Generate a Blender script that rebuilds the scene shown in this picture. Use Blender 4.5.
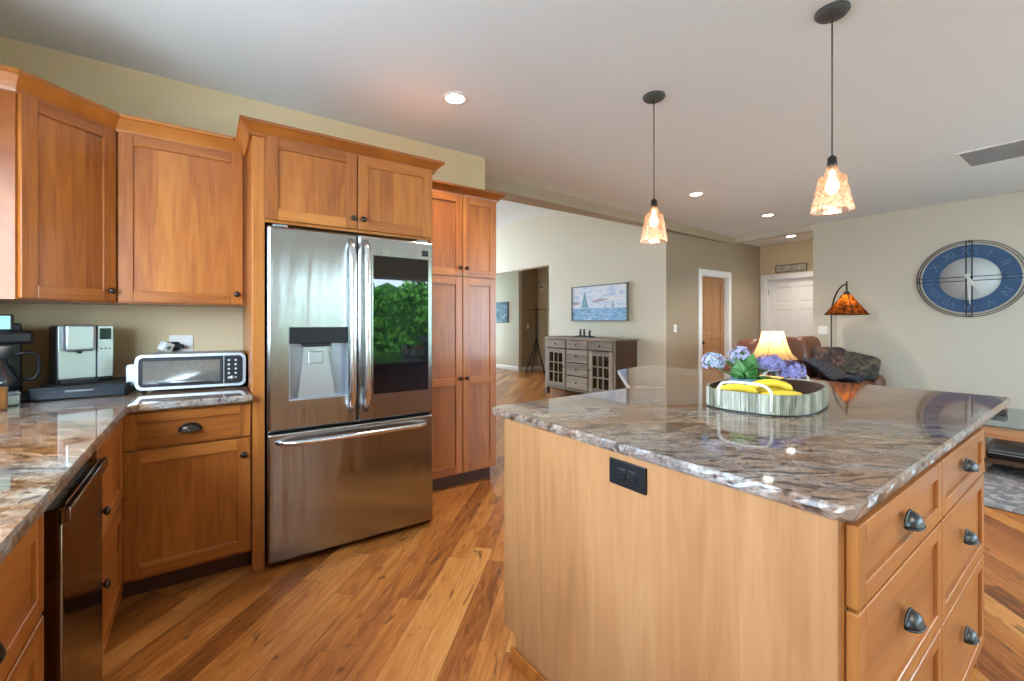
import bpy, bmesh, math, random
from mathutils import Vector, Matrix
random.seed(7)
SC = bpy.context.scene
COL = SC.collection
PI = math.pi
R = math.radians
for o in list(bpy.data.objects):
    bpy.data.objects.remove(o)

# ------------------------------------------------------------------ camera
YAW = 55.1
FPX = 438.0
cd = bpy.data.cameras.new('camera')
cam = bpy.data.objects.new('camera', cd)
COL.objects.link(cam)
cam.location = (0, 0, 1.277)
cam.rotation_euler = (R(90), 0, R(YAW - 90))
cd.sensor_width = 36
cd.lens = FPX / 1024 * 36
cd.shift_y = -18.0 / 1024
cd.clip_start = 0.02
cd.clip_end = 200
SC.camera = cam

# ------------------------------------------------------------------ world, daylight, exposure
world = bpy.data.worlds.new('sky')
SC.world = world
world.use_nodes = True
wn = world.node_tree.nodes
wl = world.node_tree.links
wn.clear()
wo = wn.new('ShaderNodeOutputWorld')
bg = wn.new('ShaderNodeBackground')
bg.inputs[0].default_value = (0.64, 0.83, 1.0, 1)
bg.inputs[1].default_value = 18.0
wl.new(bg.outputs[0], wo.inputs[0])
SC.view_settings.view_transform = 'Standard'
SC.view_settings.look = 'None'
SC.view_settings.gamma = 1
SC.view_settings.use_curve_mapping = False
SC.view_settings.exposure = 0.40
SC.cycles.use_denoising = True
SC.cycles.max_bounces = 10
SC.cycles.diffuse_bounces = 6
SC.cycles.glossy_bounces = 5
SC.cycles.transmission_bounces = 8
SC.cycles.transparent_max_bounces = 8
SC.cycles.sample_clamp_indirect = 6
SC.cycles.caustics_reflective = False
SC.cycles.caustics_refractive = False


def area(name, loc, rot, sx, sy, power, col=(1, 1, 1), portal=False):
    l = bpy.data.lights.new(name, 'AREA')
    l.shape = 'RECTANGLE'
    l.size, l.size_y = sx, sy
    l.energy = power
    l.color = col
    o = bpy.data.objects.new(name, l)
    o.location = loc
    o.rotation_euler = rot
    COL.objects.link(o)
    if portal:
        l.cycles.is_portal = True
    return o


# window daylight portals (sky light through the wall openings; the hall one is added)
area('portal_patio', (3.2, -3.02, 1.09), (R(90), 0, 0), 1.9, 2.1, 1, portal=True)
area('portal_slim', (1.75, -3.02, 1.5), (R(90), 0, 0), 0.5, 1.3, 1, portal=True)
area('portal_living', (5.95, -3.02, 1.45), (R(90), 0, 0), 2.3, 1.5, 1, portal=True)
area('portal_sink', (-1.0, 1.05, 1.63), (R(90), 0, R(-90)), 2.9, 1.12, 1, portal=True)
area('portal_far', (3.2, 12.02, 1.7), (R(90), 0, R(180)), 4.2, 2.6, 1, portal=True)
area('portal_hall_added', (6.2, 12.02, 1.35), (R(90), 0, R(180)), 0.9, 1.9, 1, portal=True)

# ------------------------------------------------------------------ materials
MATS = {}


def newmat(name):
    m = bpy.data.materials.new(name)
    m.use_nodes = True
    nt = m.node_tree
    b = nt.nodes['Principled BSDF']
    MATS[name] = m
    return m, nt, b


def pm(name, col, rough=0.5, metal=0.0, spec=0.5, bump=0.0, bscale=60, emit=None, estr=0, alpha=None, trans=0, ior=1.45, var=0.0, coat=0):
    m, nt, b = newmat(name)
    N, L = nt.nodes, nt.links
    b.inputs['Base Color'].default_value = (*col, 1)
    b.inputs['Roughness'].default_value = rough
    b.inputs['Metallic'].default_value = metal
    b.inputs['Specular IOR Level'].default_value = spec
    b.inputs['IOR'].default_value = ior
    b.inputs['Coat Weight'].default_value = coat
    if trans:
        b.inputs['Transmission Weight'].default_value = trans
    if emit:
        b.inputs['Emission Color'].default_value = (*emit, 1)
        b.inputs['Emission Strength'].default_value = estr
    if bump or var:
        tc = N.new('ShaderNodeTexCoord')
        nz = N.new('ShaderNodeTexNoise')
        nz.inputs['Scale'].default_value = bscale
        nz.inputs['Detail'].default_value = 3
        L.new(tc.outputs['Object'], nz.inputs['Vector'])
        if bump:
            bp = N.new('ShaderNodeBump')
            bp.inputs['Strength'].default_value = bump
            bp.inputs['Distance'].default_value = 0.003
            L.new(nz.outputs['Fac'], bp.inputs['Height'])
            L.new(bp.outputs[0], b.inputs['Normal'])
        if var:
            mx = N.new('ShaderNodeMix')
            mx.data_type = 'RGBA'
            mx.inputs[6].default_value = (*[c * (1 - var) for c in col], 1)
            mx.inputs[7].default_value = (*[min(1, c * (1 + var)) for c in col], 1)
            L.new(nz.outputs['Fac'], mx.inputs[0])
            L.new(mx.outputs[2], b.inputs['Base Color'])
    return m


class G:
    """small node-graph helper"""
    def __init__(s, nt):
        s.nt = nt; s.N = nt.nodes; s.L = nt.links

    def put(s, sock, v):
        if isinstance(v, (int, float)):
            sock.default_value = v
        elif isinstance(v, tuple):
            sock.default_value = v
        else:
            s.L.new(v, sock)

    def m(s, op, a, b=0.0, c=0.0):
        n = s.N.new('ShaderNodeMath'); n.operation = op
        s.put(n.inputs[0], a); s.put(n.inputs[1], b)
        if op in ('MULTIPLY_ADD',):
            s.put(n.inputs[2], c)
        return n.outputs[0]

    def xyz(s, v):
        n = s.N.new('ShaderNodeSeparateXYZ'); s.L.new(v, n.inputs[0]); return n.outputs

    def comb(s, x, y, z):
        n = s.N.new('ShaderNodeCombineXYZ')
        for i, q in enumerate((x, y, z)): s.put(n.inputs[i], q)
        return n.outputs[0]

    def noise(s, v, scale, detail=3, rough=0.5, dist=0.0):
        n = s.N.new('ShaderNodeTexNoise'); s.L.new(v, n.inputs['Vector'])
        n.inputs['Scale'].default_value = scale; n.inputs['Detail'].default_value = detail
        n.inputs['Roughness'].default_value = rough; n.inputs['Distortion'].default_value = dist
        return n.outputs['Fac']

    def white(s, v):
        n = s.N.new('ShaderNodeTexWhiteNoise'); n.noise_dimensions = '3D'; s.L.new(v, n.inputs['Vector']); return n.outputs['Value']

    def ramp(s, f, stops):
        n = s.N.new('ShaderNodeValToRGB'); s.L.new(f, n.inputs[0])
        e = n.color_ramp.elements
        while len(e) < len(stops): e.new(0.5)
        for el, (p, c) in zip(e, stops):
            el.position = p; el.color = (*c, 1)
        return n.outputs[0]

    def mix(s, f, a, b, mode='MIX'):
        n = s.N.new('ShaderNodeMix'); n.data_type = 'RGBA'; n.blend_type = mode
        s.put(n.inputs[0], f); s.put(n.inputs[6], a); s.put(n.inputs[7], b)
        return n.outputs[2]

    def coord(s, kind='Object'):
        return s.N.new('ShaderNodeTexCoord').outputs[kind]

    def bump(s, b, h, strength=0.2, dist=0.002):
        n = s.N.new('ShaderNodeBump'); n.inputs['Strength'].default_value = strength
        n.inputs['Distance'].default_value = dist
        s.L.new(h, n.inputs['Height']); s.L.new(n.outputs[0], b.inputs['Normal'])


def wood(name, axis, dark, mid, light, rough=0.32, plank=0.12, pvar=0.30, gs=1.0, coat=0.25):
    """timber whose grain runs along `axis` (0 x, 1 y, 2 z), in glued-up boards"""
    m, nt, b = newmat(name)
    g = G(nt)
    x, y, z = g.xyz(g.coord())
    rnd = g.N.new('ShaderNodeObjectInfo').outputs['Random']
    off = g.m('MULTIPLY', rnd, 7.3)
    if axis == 2: along, a1, a2 = z, x, y
    elif axis == 0: along, a1, a2 = x, z, y
    else: along, a1, a2 = y, z, x
    across = g.m('ADD', g.m('ADD', a1, off), g.m('MULTIPLY', a2, 0.83))
    # boards of uneven width
    wob = g.noise(g.comb(g.m('MULTIPLY', across, 1.0), off, 0.0), 6.0, 1)
    bi = g.m('FLOOR', g.m('DIVIDE', g.m('ADD', across, g.m('MULTIPLY', wob, 0.05)), plank))
    bw = g.white(g.comb(bi, off, 3.1))
    v1 = g.comb(g.m('MULTIPLY', across, 14.0 * gs), g.m('MULTIPLY', along, 1.1 * gs), g.m('MULTIPLY', bw, 9.0))
    n1 = g.noise(v1, 1.6, 4, 0.55, 1.2)
    v2 = g.comb(g.m('MULTIPLY', across, 160.0 * gs), g.m('MULTIPLY', along, 5.0 * gs), g.m('MULTIPLY', bw, 5.0))
    n2 = g.noise(v2, 1.0, 3, 0.6)
    t = g.m('ADD', g.m('MULTIPLY', n1, 0.6), g.m('MULTIPLY', n2, 0.25))
    t = g.m('ADD', t, g.m('MULTIPLY', g.m('SUBTRACT', bw, 0.5), pvar))
    c = g.ramp(t, [(0.18, dark), (0.45, mid), (0.75, light)])
    g.L.new(c, b.inputs['Base Color'])
    b.inputs['Roughness'].default_value = rough
    b.inputs['Coat Weight'].default_value = coat
    b.inputs['Coat Roughness'].default_value = 0.2
    g.bump(b, n2, 0.06, 0.0006)
    return m


CD, CM, CL = (0.19, 0.047, 0.007), (0.35, 0.108, 0.017), (0.49, 0.185, 0.038)
cherry = [wood('cherry_v', 2, CD, CM, CL), wood('cherry_h', 0, CD, CM, CL)]
ID, IM, IL = (0.25, 0.105, 0.036), (0.37, 0.175, 0.070), (0.46, 0.25, 0.115)
islw = [wood('island_v', 2, ID, IM, IL, pvar=0.18, rough=0.4, plank=0.14, gs=0.7, coat=0.1)]
isld = [wood('isldr_v', 2, (0.25, 0.085, 0.018), (0.38, 0.145, 0.035), (0.48, 0.21, 0.06), pvar=0.15), wood('isldr_h', 0, (0.25, 0.085, 0.018), (0.38, 0.145, 0.035), (0.48, 0.21, 0.06), pvar=0.15)]
doorw = wood('door_wood', 2, (0.30, 0.13, 0.045), (0.40, 0.19, 0.075), (0.47, 0.25, 0.11), pvar=0.12, rough=0.45)
barn = [wood('barn_v', 2, (0.13, 0.10, 0.075), (0.27, 0.22, 0.165), (0.42, 0.35, 0.27), pvar=0.3, rough=0.7, coat=0),
        wood('barn_h', 0, (0.13, 0.10, 0.075), (0.27, 0.22, 0.165), (0.42, 0.35, 0.27), pvar=0.3, rough=0.7, coat=0)]
barndark = wood('barn_dark', 2, (0.035, 0.018, 0.01), (0.075, 0.038, 0.02), (0.11, 0.06, 0.035), rough=0.5, coat=0)


def floor_material():
    m, nt, b = newmat('hickory_floor')
    g = G(nt)
    x, y, z = g.xyz(g.coord())
    k = 0.70710678
    u = g.m('MULTIPLY', g.m('ADD', x, y), k)          # along the boards
    v = g.m('MULTIPLY', g.m('SUBTRACT', x, y), k)     # across the boards
    PW = 0.108
    vr = g.m('DIVIDE', v, PW)
    row = g.m('FLOOR', vr)
    ro = g.white(g.comb(row, 1.7, 0.0))
    ul = g.m('ADD', g.m('DIVIDE', u, 1.1), g.m('MULTIPLY', ro, 7.0))
    bi = g.m('FLOOR', ul)
    w1 = g.white(g.comb(row, bi, 0.3))
    w2 = g.white(g.comb(row, bi, 5.3))
    wv = g.comb(g.m('MULTIPLY', u, 2.2), g.m('MULTIPLY', v, 16.0), g.m('MULTIPLY', w1, 40.0))
    n1 = g.noise(wv, 1.5, 5, 0.6, 1.6)
    n2 = g.noise(g.comb(g.m('MULTIPLY', u, 8.0), g.m('MULTIPLY', v, 150.0), w1), 1.0, 3, 0.6)
    t = g.m('ADD', g.m('MULTIPLY', n1, 0.75), g.m('MULTIPLY', n2, 0.2))
    t = g.m('ADD', t, g.m('MULTIPLY', g.m('SUBTRACT', w1, 0.5), 0.42))
    c = g.ramp(t, [(0.16, (0.07, 0.020, 0.006)), (0.33, (0.24, 0.072, 0.015)), (0.50, (0.40, 0.145, 0.030)),
                   (0.70, (0.54, 0.245, 0.070)), (0.92, (0.64, 0.37, 0.155))])
    c = g.mix(g.m('MULTIPLY', w2, 0.35), c, (0.46, 0.15, 0.03, 1), 'MIX')
    # knots and dark mineral streaks
    kv = g.noise(g.comb(g.m('MULTIPLY', u, 4.5), g.m('MULTIPLY', v, 13.0), g.m('MULTIPLY', w2, 30.0)), 1.3, 3, 0.6, 0.8)
    kf = g.ramp(kv, [(0.61, (0, 0, 0)), (0.70, (1, 1, 1))])
    c = g.mix(g.m('MULTIPLY', kf, 0.75), c, (0.07, 0.025, 0.01, 1))
    # seams
    fr = g.m('FRACT', vr)
    e1 = g.m('LESS_THAN', fr, 0.018)
    e2 = g.m('LESS_THAN', g.m('FRACT', ul), 0.0025)
    e = g.m('MAXIMUM', e1, e2)
    c = g.mix(g.m('MULTIPLY', e, 0.7), c, (0.09, 0.035, 0.012, 1))
    g.L.new(c, b.inputs['Base Color'])
    b.inputs['Roughness'].default_value = 0.33
    b.inputs['Specular IOR Level'].default_value = 0.45
    g.bump(b, g.m('SUBTRACT', n2, g.m('MULTIPLY', e, 2.0)), 0.12, 0.001)
    return m


def granite_material(name='granite', rough=0.05):
    m, nt, b = newmat(name)
    g = G(nt)
    x, y, z = g.xyz(g.coord())
    # veins run roughly along the room's diagonal
    a = g.m('ADD', g.m('MULTIPLY', x, 0.80), g.m('MULTIPLY', y, -0.60))
    c_ = g.m('ADD', g.m('MULTIPLY', x, 0.60), g.m('MULTIPLY', y, 0.80))
    v = g.comb(g.m('MULTIPLY', a, 1.8), g.m('MULTIPLY', c_, 4.6), g.m('MULTIPLY', z, 4.0))
    n1 = g.noise(v, 1.25, 8, 0.62, 2.2)
    n2 = g.noise(v, 3.4, 8, 0.66, 1.6)
    n3 = g.noise(g.coord(), 95.0, 4, 0.7)
    n4 = g.noise(v, 0.8, 3, 0.5, 0.6)
    c = g.ramp(n1, [(0.30, (0.05, 0.035, 0.028)), (0.40, (0.27, 0.16, 0.09)), (0.47, (0.46, 0.36, 0.27)),
                    (0.54, (0.30, 0.28, 0.27)), (0.60, (0.42, 0.27, 0.17)), (0.70, (0.68, 0.62, 0.55))])
    c2 = g.ramp(n2, [(0.34, (0.03, 0.022, 0.02)), (0.43, (0.27, 0.18, 0.12)), (0.53, (0.40, 0.38, 0.36)), (0.66, (0.72, 0.68, 0.62))])
    c = g.mix(0.48, c, c2)
    blue = g.ramp(n4, [(0.42, (0, 0, 0)), (0.56, (1, 1, 1))])
    c = g.mix(g.m('MULTIPLY', blue, 0.7), c, g.mix(0.6, c, (0.36, 0.42, 0.50, 1)))
    brn = g.ramp(g.noise(v, 0.55, 3, 0.5, 1.0), [(0.46, (0, 0, 0)), (0.60, (1, 1, 1))])
    c = g.mix(g.m('MULTIPLY', brn, 0.6), c, g.mix(0.75, c, (0.36, 0.18, 0.08, 1)))
    dk = g.ramp(g.noise(v, 2.6, 6, 0.6, 3.0), [(0.53, (0, 0, 0)), (0.62, (1, 1, 1))])
    c = g.mix(g.m('MULTIPLY', dk, 0.75), c, (0.055, 0.032, 0.022, 1))
    sp = g.ramp(n3, [(0.3, (0.5, 0.5, 0.5)), (0.5, (1, 1, 1)), (0.7, (1.3, 1.3, 1.3))])
    c = g.mix(0.8, c, sp, 'MULTIPLY')
    c = g.mix(1.0, c, (0.62, 0.575, 0.54, 1), 'MULTIPLY')
    hs = g.N.new('ShaderNodeHueSaturation'); hs.inputs['Saturation'].default_value = 1.15
    g.L.new(c, hs.inputs['Color']); c = hs.outputs[0]
    gm = g.N.new('ShaderNodeGamma'); gm.inputs[1].default_value = 1.35
    g.L.new(c, gm.inputs[0]); c = g.mix(1.0, gm.outputs[0], (1.62, 1.60, 1.56, 1), 'MULTIPLY')
    g.L.new(c, b.inputs['Base Color'])
    b.inputs['Roughness'].default_value = rough
    b.inputs['IOR'].default_value = 1.54
    b.inputs['Specular IOR Level'].default_value = 0.6
    return m


def steel_material(name='brushed_steel', col=(0.36, 0.365, 0.36), rough=0.24, wav=1.0):
    m, nt, b = newmat(name)
    g = G(nt)
    x, y, z = g.xyz(g.coord())
    b.inputs['Base Color'].default_value = (*col, 1)
    b.inputs['Metallic'].default_value = 1
    b.inputs['Roughness'].default_value = rough
    w = g.noise(g.comb(g.m('MULTIPLY', x, 9.0), 0.0, g.m('MULTIPLY', z, 1.1)), 1.0, 2, 0.5, 0.4)
    br = g.noise(g.comb(g.m('MULTIPLY', x, 900.0), g.m('MULTIPLY', y, 900.0), g.m('MULTIPLY', z, 6.0)), 1.0, 2)
    h = g.m('ADD', g.m('MULTIPLY', w, 1.0 * wav), g.m('MULTIPLY', br, 0.01))
    b.inputs['Anisotropic'].default_value = 0.75 if wav else 0.0
    tn = g.N.new('ShaderNodeTangent'); tn.direction_type = 'RADIAL'; tn.axis = 'Z'
    g.L.new(tn.outputs[0], b.inputs['Tangent'])
    g.bump(b, h, 0.8, 0.010)
    return m


def paint(name, col, rough=0.6, bump=0.12):
    return pm(name, col, rough, bump=bump, bscale=180, spec=0.3)


M = dict(
    floor=floor_material(), granite=granite_material(), gedge=granite_material('granite_edge', 0.32), steel=steel_material(),
    steel2=steel_material('handle_steel', (0.72, 0.72, 0.72), 0.2, 0.0),
    wall=paint('wall_tan', (0.63, 0.50, 0.315)), wallg=paint('wall_sage', (0.46, 0.44, 0.33)),
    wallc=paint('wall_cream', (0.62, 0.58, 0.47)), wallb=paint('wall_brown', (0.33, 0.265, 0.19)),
    beam=paint('beam_tan', (0.38, 0.31, 0.22)),
    wallr=paint('wall_stone', (0.56, 0.51, 0.415)),
    ceil=pm('ceiling_white', (0.73, 0.80, 0.86), 0.8, bump=0.3, bscale=120, spec=0.2),
    trim=pm('trim_white', (0.80, 0.80, 0.79), 0.4, var=0.02), black=pm('black_plastic', (0.010, 0.010, 0.012), 0.38, spec=0.35, var=0.2),
    bronze=pm('dark_bronze', (0.055, 0.043, 0.036), 0.28, metal=0.85, bump=0.05), cordg=pm('cord_grey', (0.06, 0.06, 0.06), 0.6, bump=0.1),
    iron=pm('black_iron', (0.02, 0.02, 0.021), 0.5, metal=0.5, bump=0.1),
    pewter=pm('pewter', (0.075, 0.08, 0.085), 0.38, metal=1.0, bump=0.05),
    bglass=pm('black_glass', (0.006, 0.006, 0.008), 0.02, spec=0.5, ior=1.55, var=0.1),
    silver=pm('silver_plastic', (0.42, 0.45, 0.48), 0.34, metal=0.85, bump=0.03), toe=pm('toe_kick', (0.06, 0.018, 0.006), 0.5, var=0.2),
    white=pm('white_plastic', (0.80, 0.79, 0.76), 0.35, var=0.02), grey=pm('grey_plastic', (0.20, 0.21, 0.22), 0.4, var=0.1),
)

# ------------------------------------------------------------------ mesh builder


class MB:
    def __init__(s):
        s.bm = bmesh.new()
        s.T = Matrix.Identity(4)

    def _mk(s, vs, fs, mi=0, smooth=False):
        V = [s.bm.verts.new(s.T @ Vector(v)) for v in vs]
        out = []
        for f in fs:
            try:
                F = s.bm.faces.new([V[i] for i in f])
                F.material_index = mi
                F.smooth = smooth
                out.append(F)
            except ValueError:
                pass
        return out

    def box(s, x0, x1, y0, y1, z0, z1, mi=0, bev=0.0, seg=1):
        x0, x1 = min(x0, x1), max(x0, x1); y0, y1 = min(y0, y1), max(y0, y1); z0, z1 = min(z0, z1), max(z0, z1)
        vs = [(x0, y0, z0), (x1, y0, z0), (x1, y1, z0), (x0, y1, z0), (x0, y0, z1), (x1, y0, z1), (x1, y1, z1), (x0, y1, z1)]
        fs = [(0, 3, 2, 1), (4, 5, 6, 7), (0, 1, 5, 4), (1, 2, 6, 5), (2, 3, 7, 6), (3, 0, 4, 7)]
        F = s._mk(vs, fs, mi)
        if bev:
            es = list({e for f in F for e in f.edges})
            r = bmesh.ops.bevel(s.bm, geom=es, offset=bev, segments=seg, affect='EDGES', profile=0.5)
            for f in r['faces']:
                f.material_index = mi
                if seg > 1: f.smooth = True
        return s

    def prism(s, pts, z0, z1, mi=0, bev=0.0, seg=2):
        n = len(pts)
        vs = [(p[0], p[1], z0) for p in pts] + [(p[0], p[1], z1) for p in pts]
        fs = [tuple(reversed(range(n))), tuple(range(n, 2 * n))] + [(i, (i + 1) % n, (i + 1) % n + n, i + n) for i in range(n)]
        F = s._mk(vs, fs, mi)
        if bev:
            es = list({e for f in F[:2] for e in f.edges})
            r = bmesh.ops.bevel(s.bm, geom=es, offset=bev, segments=seg, affect='EDGES', profile=0.5)
            for f in r['faces']: f.material_index = mi; f.smooth = True
        return s

    def prism_y(s, pts, y0, y1, mi=0):
        """outline in x,z extruded along y"""
        n = len(pts)
        vs = [(p[0], y0, p[1]) for p in pts] + [(p[0], y1, p[1]) for p in pts]
        fs = [tuple(range(n)), tuple(reversed(range(n, 2 * n)))] + [((i + 1) % n, i, i + n, (i + 1) % n + n) for i in range(n)]
        s._mk(vs, fs, mi)
        return s

    def lathe(s, prof, c=(0, 0, 0), seg=24, mi=0, axis='z', sx=1, sy=1, closed=False, smooth=True):
        vs = []; fs = []
        for (r, h) in prof:
            for k in range(seg):
                a = 2 * PI * k / seg
                p = (r * math.cos(a) * sx, r * math.sin(a) * sy, h)
                if axis == 'y': p = (p[0], h, p[1])
                if axis == 'x': p = (h, p[0], p[1])
                vs.append((p[0] + c[0], p[1] + c[1], p[2] + c[2]))
        n = len(prof)
        for i in range(n - 1 + (1 if closed else 0)):
            j = (i + 1) % n
            for k in range(seg):
                k2 = (k + 1) % seg
                fs.append((i * seg + k, i * seg + k2, j * seg + k2, j * seg + k))
        if not closed:
            if prof[0][0] > 1e-5: fs.append(tuple(reversed(range(seg))))
            if prof[-1][0] > 1e-5: fs.append(tuple((n - 1) * seg + k for k in range(seg)))
        s._mk(vs, fs, mi, smooth)
        return s

    def cyl(s, c, r, h, seg=20, mi=0, axis='z', r2=None, smooth=True):
        return s.lathe([(r, 0), (r if r2 is None else r2, h)], c, seg, mi, axis, smooth=smooth)

    def tube(s, pts, r, seg=8, mi=0, closed=False, flat=1.0):
        """round (or flattened) tube through points; r may be a list"""
        P = [Vector(p) for p in pts]
        n = len(P)
        rr = r if isinstance(r, (list, tuple)) else [r] * n
        vs = []; fs = []
        up = None
        for i in range(n):
            if closed:
                t = (P[(i + 1) % n] - P[i - 1]).normalized()
            else:
                t = (P[min(i + 1, n - 1)] - P[max(i - 1, 0)]).normalized()
            if up is None:
                up = Vector((0, 0, 1)) if abs(t.z) < 0.9 else Vector((1, 0, 0))
            a = t.cross(up)
            if a.length < 1e-5: a = t.cross(Vector((0, 1, 0)))
            a.normalize()
            b = a.cross(t).normalized()
            up = b
            for k in range(seg):
                q = 2 * PI * k / seg
                vs.append(P[i] + a * math.cos(q) * rr[i] + b * math.sin(q) * rr[i] * flat)
        m = n if closed else n - 1
        for i in range(m):
            j = (i + 1) % n
            for k in range(seg):
                k2 = (k + 1) % seg
                fs.append((i * seg + k, i * seg + k2, j * seg + k2, j * seg + k))
        if not closed:
            fs.append(tuple(range(seg))); fs.append(tuple(reversed([(n - 1) * seg + k for k in range(seg)])))
        s._mk(vs, fs, mi, True)
        return s

    def ball(s, c, rx, ry, rz, seg=16, mi=0, zmin=-1.0, power=1.0):
        prof = []
        vs = []; fs = []
        rings = max(6, seg // 2)
        for i in range(rings + 1):
            ph = -PI / 2 + PI * i / rings
            for k in range(seg):
                a = 2 * PI * k / seg
                def sp(v): return math.copysign(abs(v) ** power, v)
                vs.append((c[0] + rx * sp(math.cos(ph)) * sp(math.cos(a)), c[1] + ry * sp(math.cos(ph)) * sp(math.sin(a)), c[2] + rz * max(zmin, sp(math.sin(ph)))))
        for i in range(rings):
            for k in range(seg):
                k2 = (k + 1) % seg
                fs.append((i * seg + k, i * seg + k2, (i + 1) * seg + k2, (i + 1) * seg + k))
        s._mk(vs, fs, mi, True)
        return s

    def sweep(s, path, prof, mi=0, first=0, last=None):
        """profile (out,z) swept along a plan path with mitred corners, out = to the right of travel"""
        P = [Vector((p[0], p[1])) for p in path]
        n = len(P)
        last = n - 1 if last is None else last
        dirs = [(P[i + 1] - P[i]).normalized() for i in range(n - 1)]
        nor = [Vector((d.y, -d.x)) for d in dirs]
        rings = []
        for i in range(first, last + 1):
            if i == 0: mv = nor[0]
            elif i == n - 1: mv = nor[-1]
            else:
                mv = (nor[i - 1] + nor[i]).normalized()
                mv = mv / max(0.3, mv.dot(nor[i]))
            rings.append([(P[i].x + mv.x * o, P[i].y + mv.y * o, z) for o, z in prof])
        k = len(prof)
        vs = [v for r in rings for v in r]
        fs = []
        for i in range(len(rings) - 1):
            for j in range(k):
                j2 = (j + 1) % k
                fs.append((i * k + j, (i + 1) * k + j, (i + 1) * k + j2, i * k + j2))
        fs.append(tuple(range(k))); fs.append(tuple(reversed([(len(rings) - 1) * k + j for j in range(k)])))
        s._mk(vs, fs, mi)
        return s

    def build(s, name, mats, parent=None, loc=(0, 0, 0), rot=(0, 0, 0), inv=None):
        if inv is not None:
            s.bm.transform(inv)
        bmesh.ops.recalc_face_normals(s.bm, faces=s.bm.faces)
        me = bpy.data.meshes.new(name)
        s.bm.to_mesh(me); s.bm.free()
        for m in (mats if isinstance(mats, (list, tuple)) else [mats]):
            me.materials.append(m)
        o = bpy.data.objects.new(name, me)
        COL.objects.link(o)
        o.location = loc; o.rotation_euler = rot
        if parent: o.parent = parent
        return o


def tag(o, label, cat, group=None, kind=None):
    o['label'] = label
    o['category'] = cat
    if group: o['group'] = group
    if kind: o['kind'] = kind
    return o


def thing(name, label, cat, loc=(0, 0, 0), rz=0.0, group=None):
    o = bpy.data.objects.new(name, None)
    COL.objects.link(o)
    o.location = loc
    o.rotation_euler = (0, 0, rz)
    o.empty_display_size = 0.1
    return tag(o, label, cat, group)


def world_inv(t):
    return (Matrix.Translation(t.location) @ Matrix.Rotation(t.rotation_euler.z, 4, 'Z')).inverted()


def struct(name, mb, m, label=None):
    o = mb.build(name, m)
    o['kind'] = 'structure'
    if label: o['label'] = label
    return o


def copy_tree(o, parent=None):
    c = o.copy(); COL.objects.link(c)
    if parent: c.parent = parent
    for ch in list(o.children):
        copy_tree(ch, c)
    return c


def text_mesh(s, size, depth=0.001, align='CENTER'):
    cu = bpy.data.curves.new('lettering', 'FONT')
    cu.body = s; cu.size = size; cu.extrude = depth
    cu.align_x = align; cu.align_y = 'CENTER'
    o = bpy.data.objects.new('tmp', cu)
    COL.objects.link(o)
    bpy.context.view_layer.update()
    me = bpy.data.meshes.new_from_object(o)
    bpy.data.objects.remove(o)
    return me


# ================================================================== ROOM SHELL
CZ = 2.74
HZ = 3.47
WX = 7.45       # clock wall
PXW = 5.56      # painting wall


def wallbox(name, x0, x1, y0, y1, z0, z1, m):
    return struct(name, MB().box(x0, x1, y0, y1, z0, z1), m)


def holes_wall(name, axis, c0, c1, a0, a1, z0, z1, holes, m):
    """wall in thickness c0..c1 along a0..a1, with rectangular openings (a,b,zlo,zhi)"""
    mb = MB()
    def bx(a, b, za, zb):
        if b - a < 1e-4 or zb - za < 1e-4: return
        if axis == 'x': mb.box(a, b, c0, c1, za, zb)
        else: mb.box(c0, c1, a, b, za, zb)
    cur = a0
    for (h0, h1, zl, zh) in sorted(holes):
        bx(cur, h0, z0, z1)
        bx(h0, h1, z0, zl); bx(h0, h1, zh, z1)
        cur = h1
    bx(cur, a1, z0, z1)
    return struct(name, mb, m)


struct('floor', MB().box(-1.2, 9.0, -3.2, 12.2, -0.1, 0.0), M['floor'])
cmb = MB()
cmb.box(-1.2, 9.0, -3.2, 4.0, CZ, CZ + 0.1)
cmb.box(PXW + 0.14, 9.0, 4.12, 12.2, CZ, CZ + 0.1)
struct('ceiling', cmb, M['ceil'])
struct('ceiling_far', MB().box(-1.2, PXW + 0.14, 3.9, 12.2, HZ, HZ + 0.1), M['ceil'])
# kitchen back wall ends past the pantry
wallbox('wall_back', -1.1, 2.03, 3.33, 3.47, 0, CZ, M['wall'])
holes_wall('wall_left', 'y', -1.12, -0.98, -3.2, 12.2, 0, HZ, [(-0.4, 2.5, 1.07, 2.19)], M['wall'])
holes_wall('wall_front', 'x', -3.14, -3.0, -1.2, 9.0, 0, CZ, [(1.5, 2.0, 0.85, 2.15), (2.25, 4.15, 0.04, 2.14), (4.8, 7.1, 0.7, 2.2)], M['wall'])
wallbox('wall_right', WX, WX + 0.12, -3.2, 2.80, 0, CZ, M['wallr'])
# low beam across the two openings, and the wall above it
struct('trim_1', MB().prism([(-1.0, 3.56), (WX, 3.985), (WX, 4.0), (-1.0, 4.0)], 2.62, HZ), M['beam'])
struct('trim_2', MB().box(WX, WX + 0.12, 2.80, 4.0, 2.652, CZ), M['wallr'])
wallbox('wall_alcove', WX + 0.12, 8.49, 2.66, 2.80, 0, CZ, M['wall'])
wallbox('ceiling_alcove', WX + 0.12, 8.49, 2.80, 4.0, 2.665, 2.74, M['ceil'])
# brown wall with the wooden door, white door wall
wallbox('trim_6', PXW, PXW + 0.006, 4.0, 4.12, 0, HZ, M['wallc'])
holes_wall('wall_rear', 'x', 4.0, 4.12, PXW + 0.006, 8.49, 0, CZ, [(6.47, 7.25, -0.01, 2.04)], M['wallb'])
holes_wall('wall_entry', 'y', 8.35, 8.49, 2.80, 4.0, 0, CZ, [(2.97, 3.89, -0.01, 2.05)], M['wall'])
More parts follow.
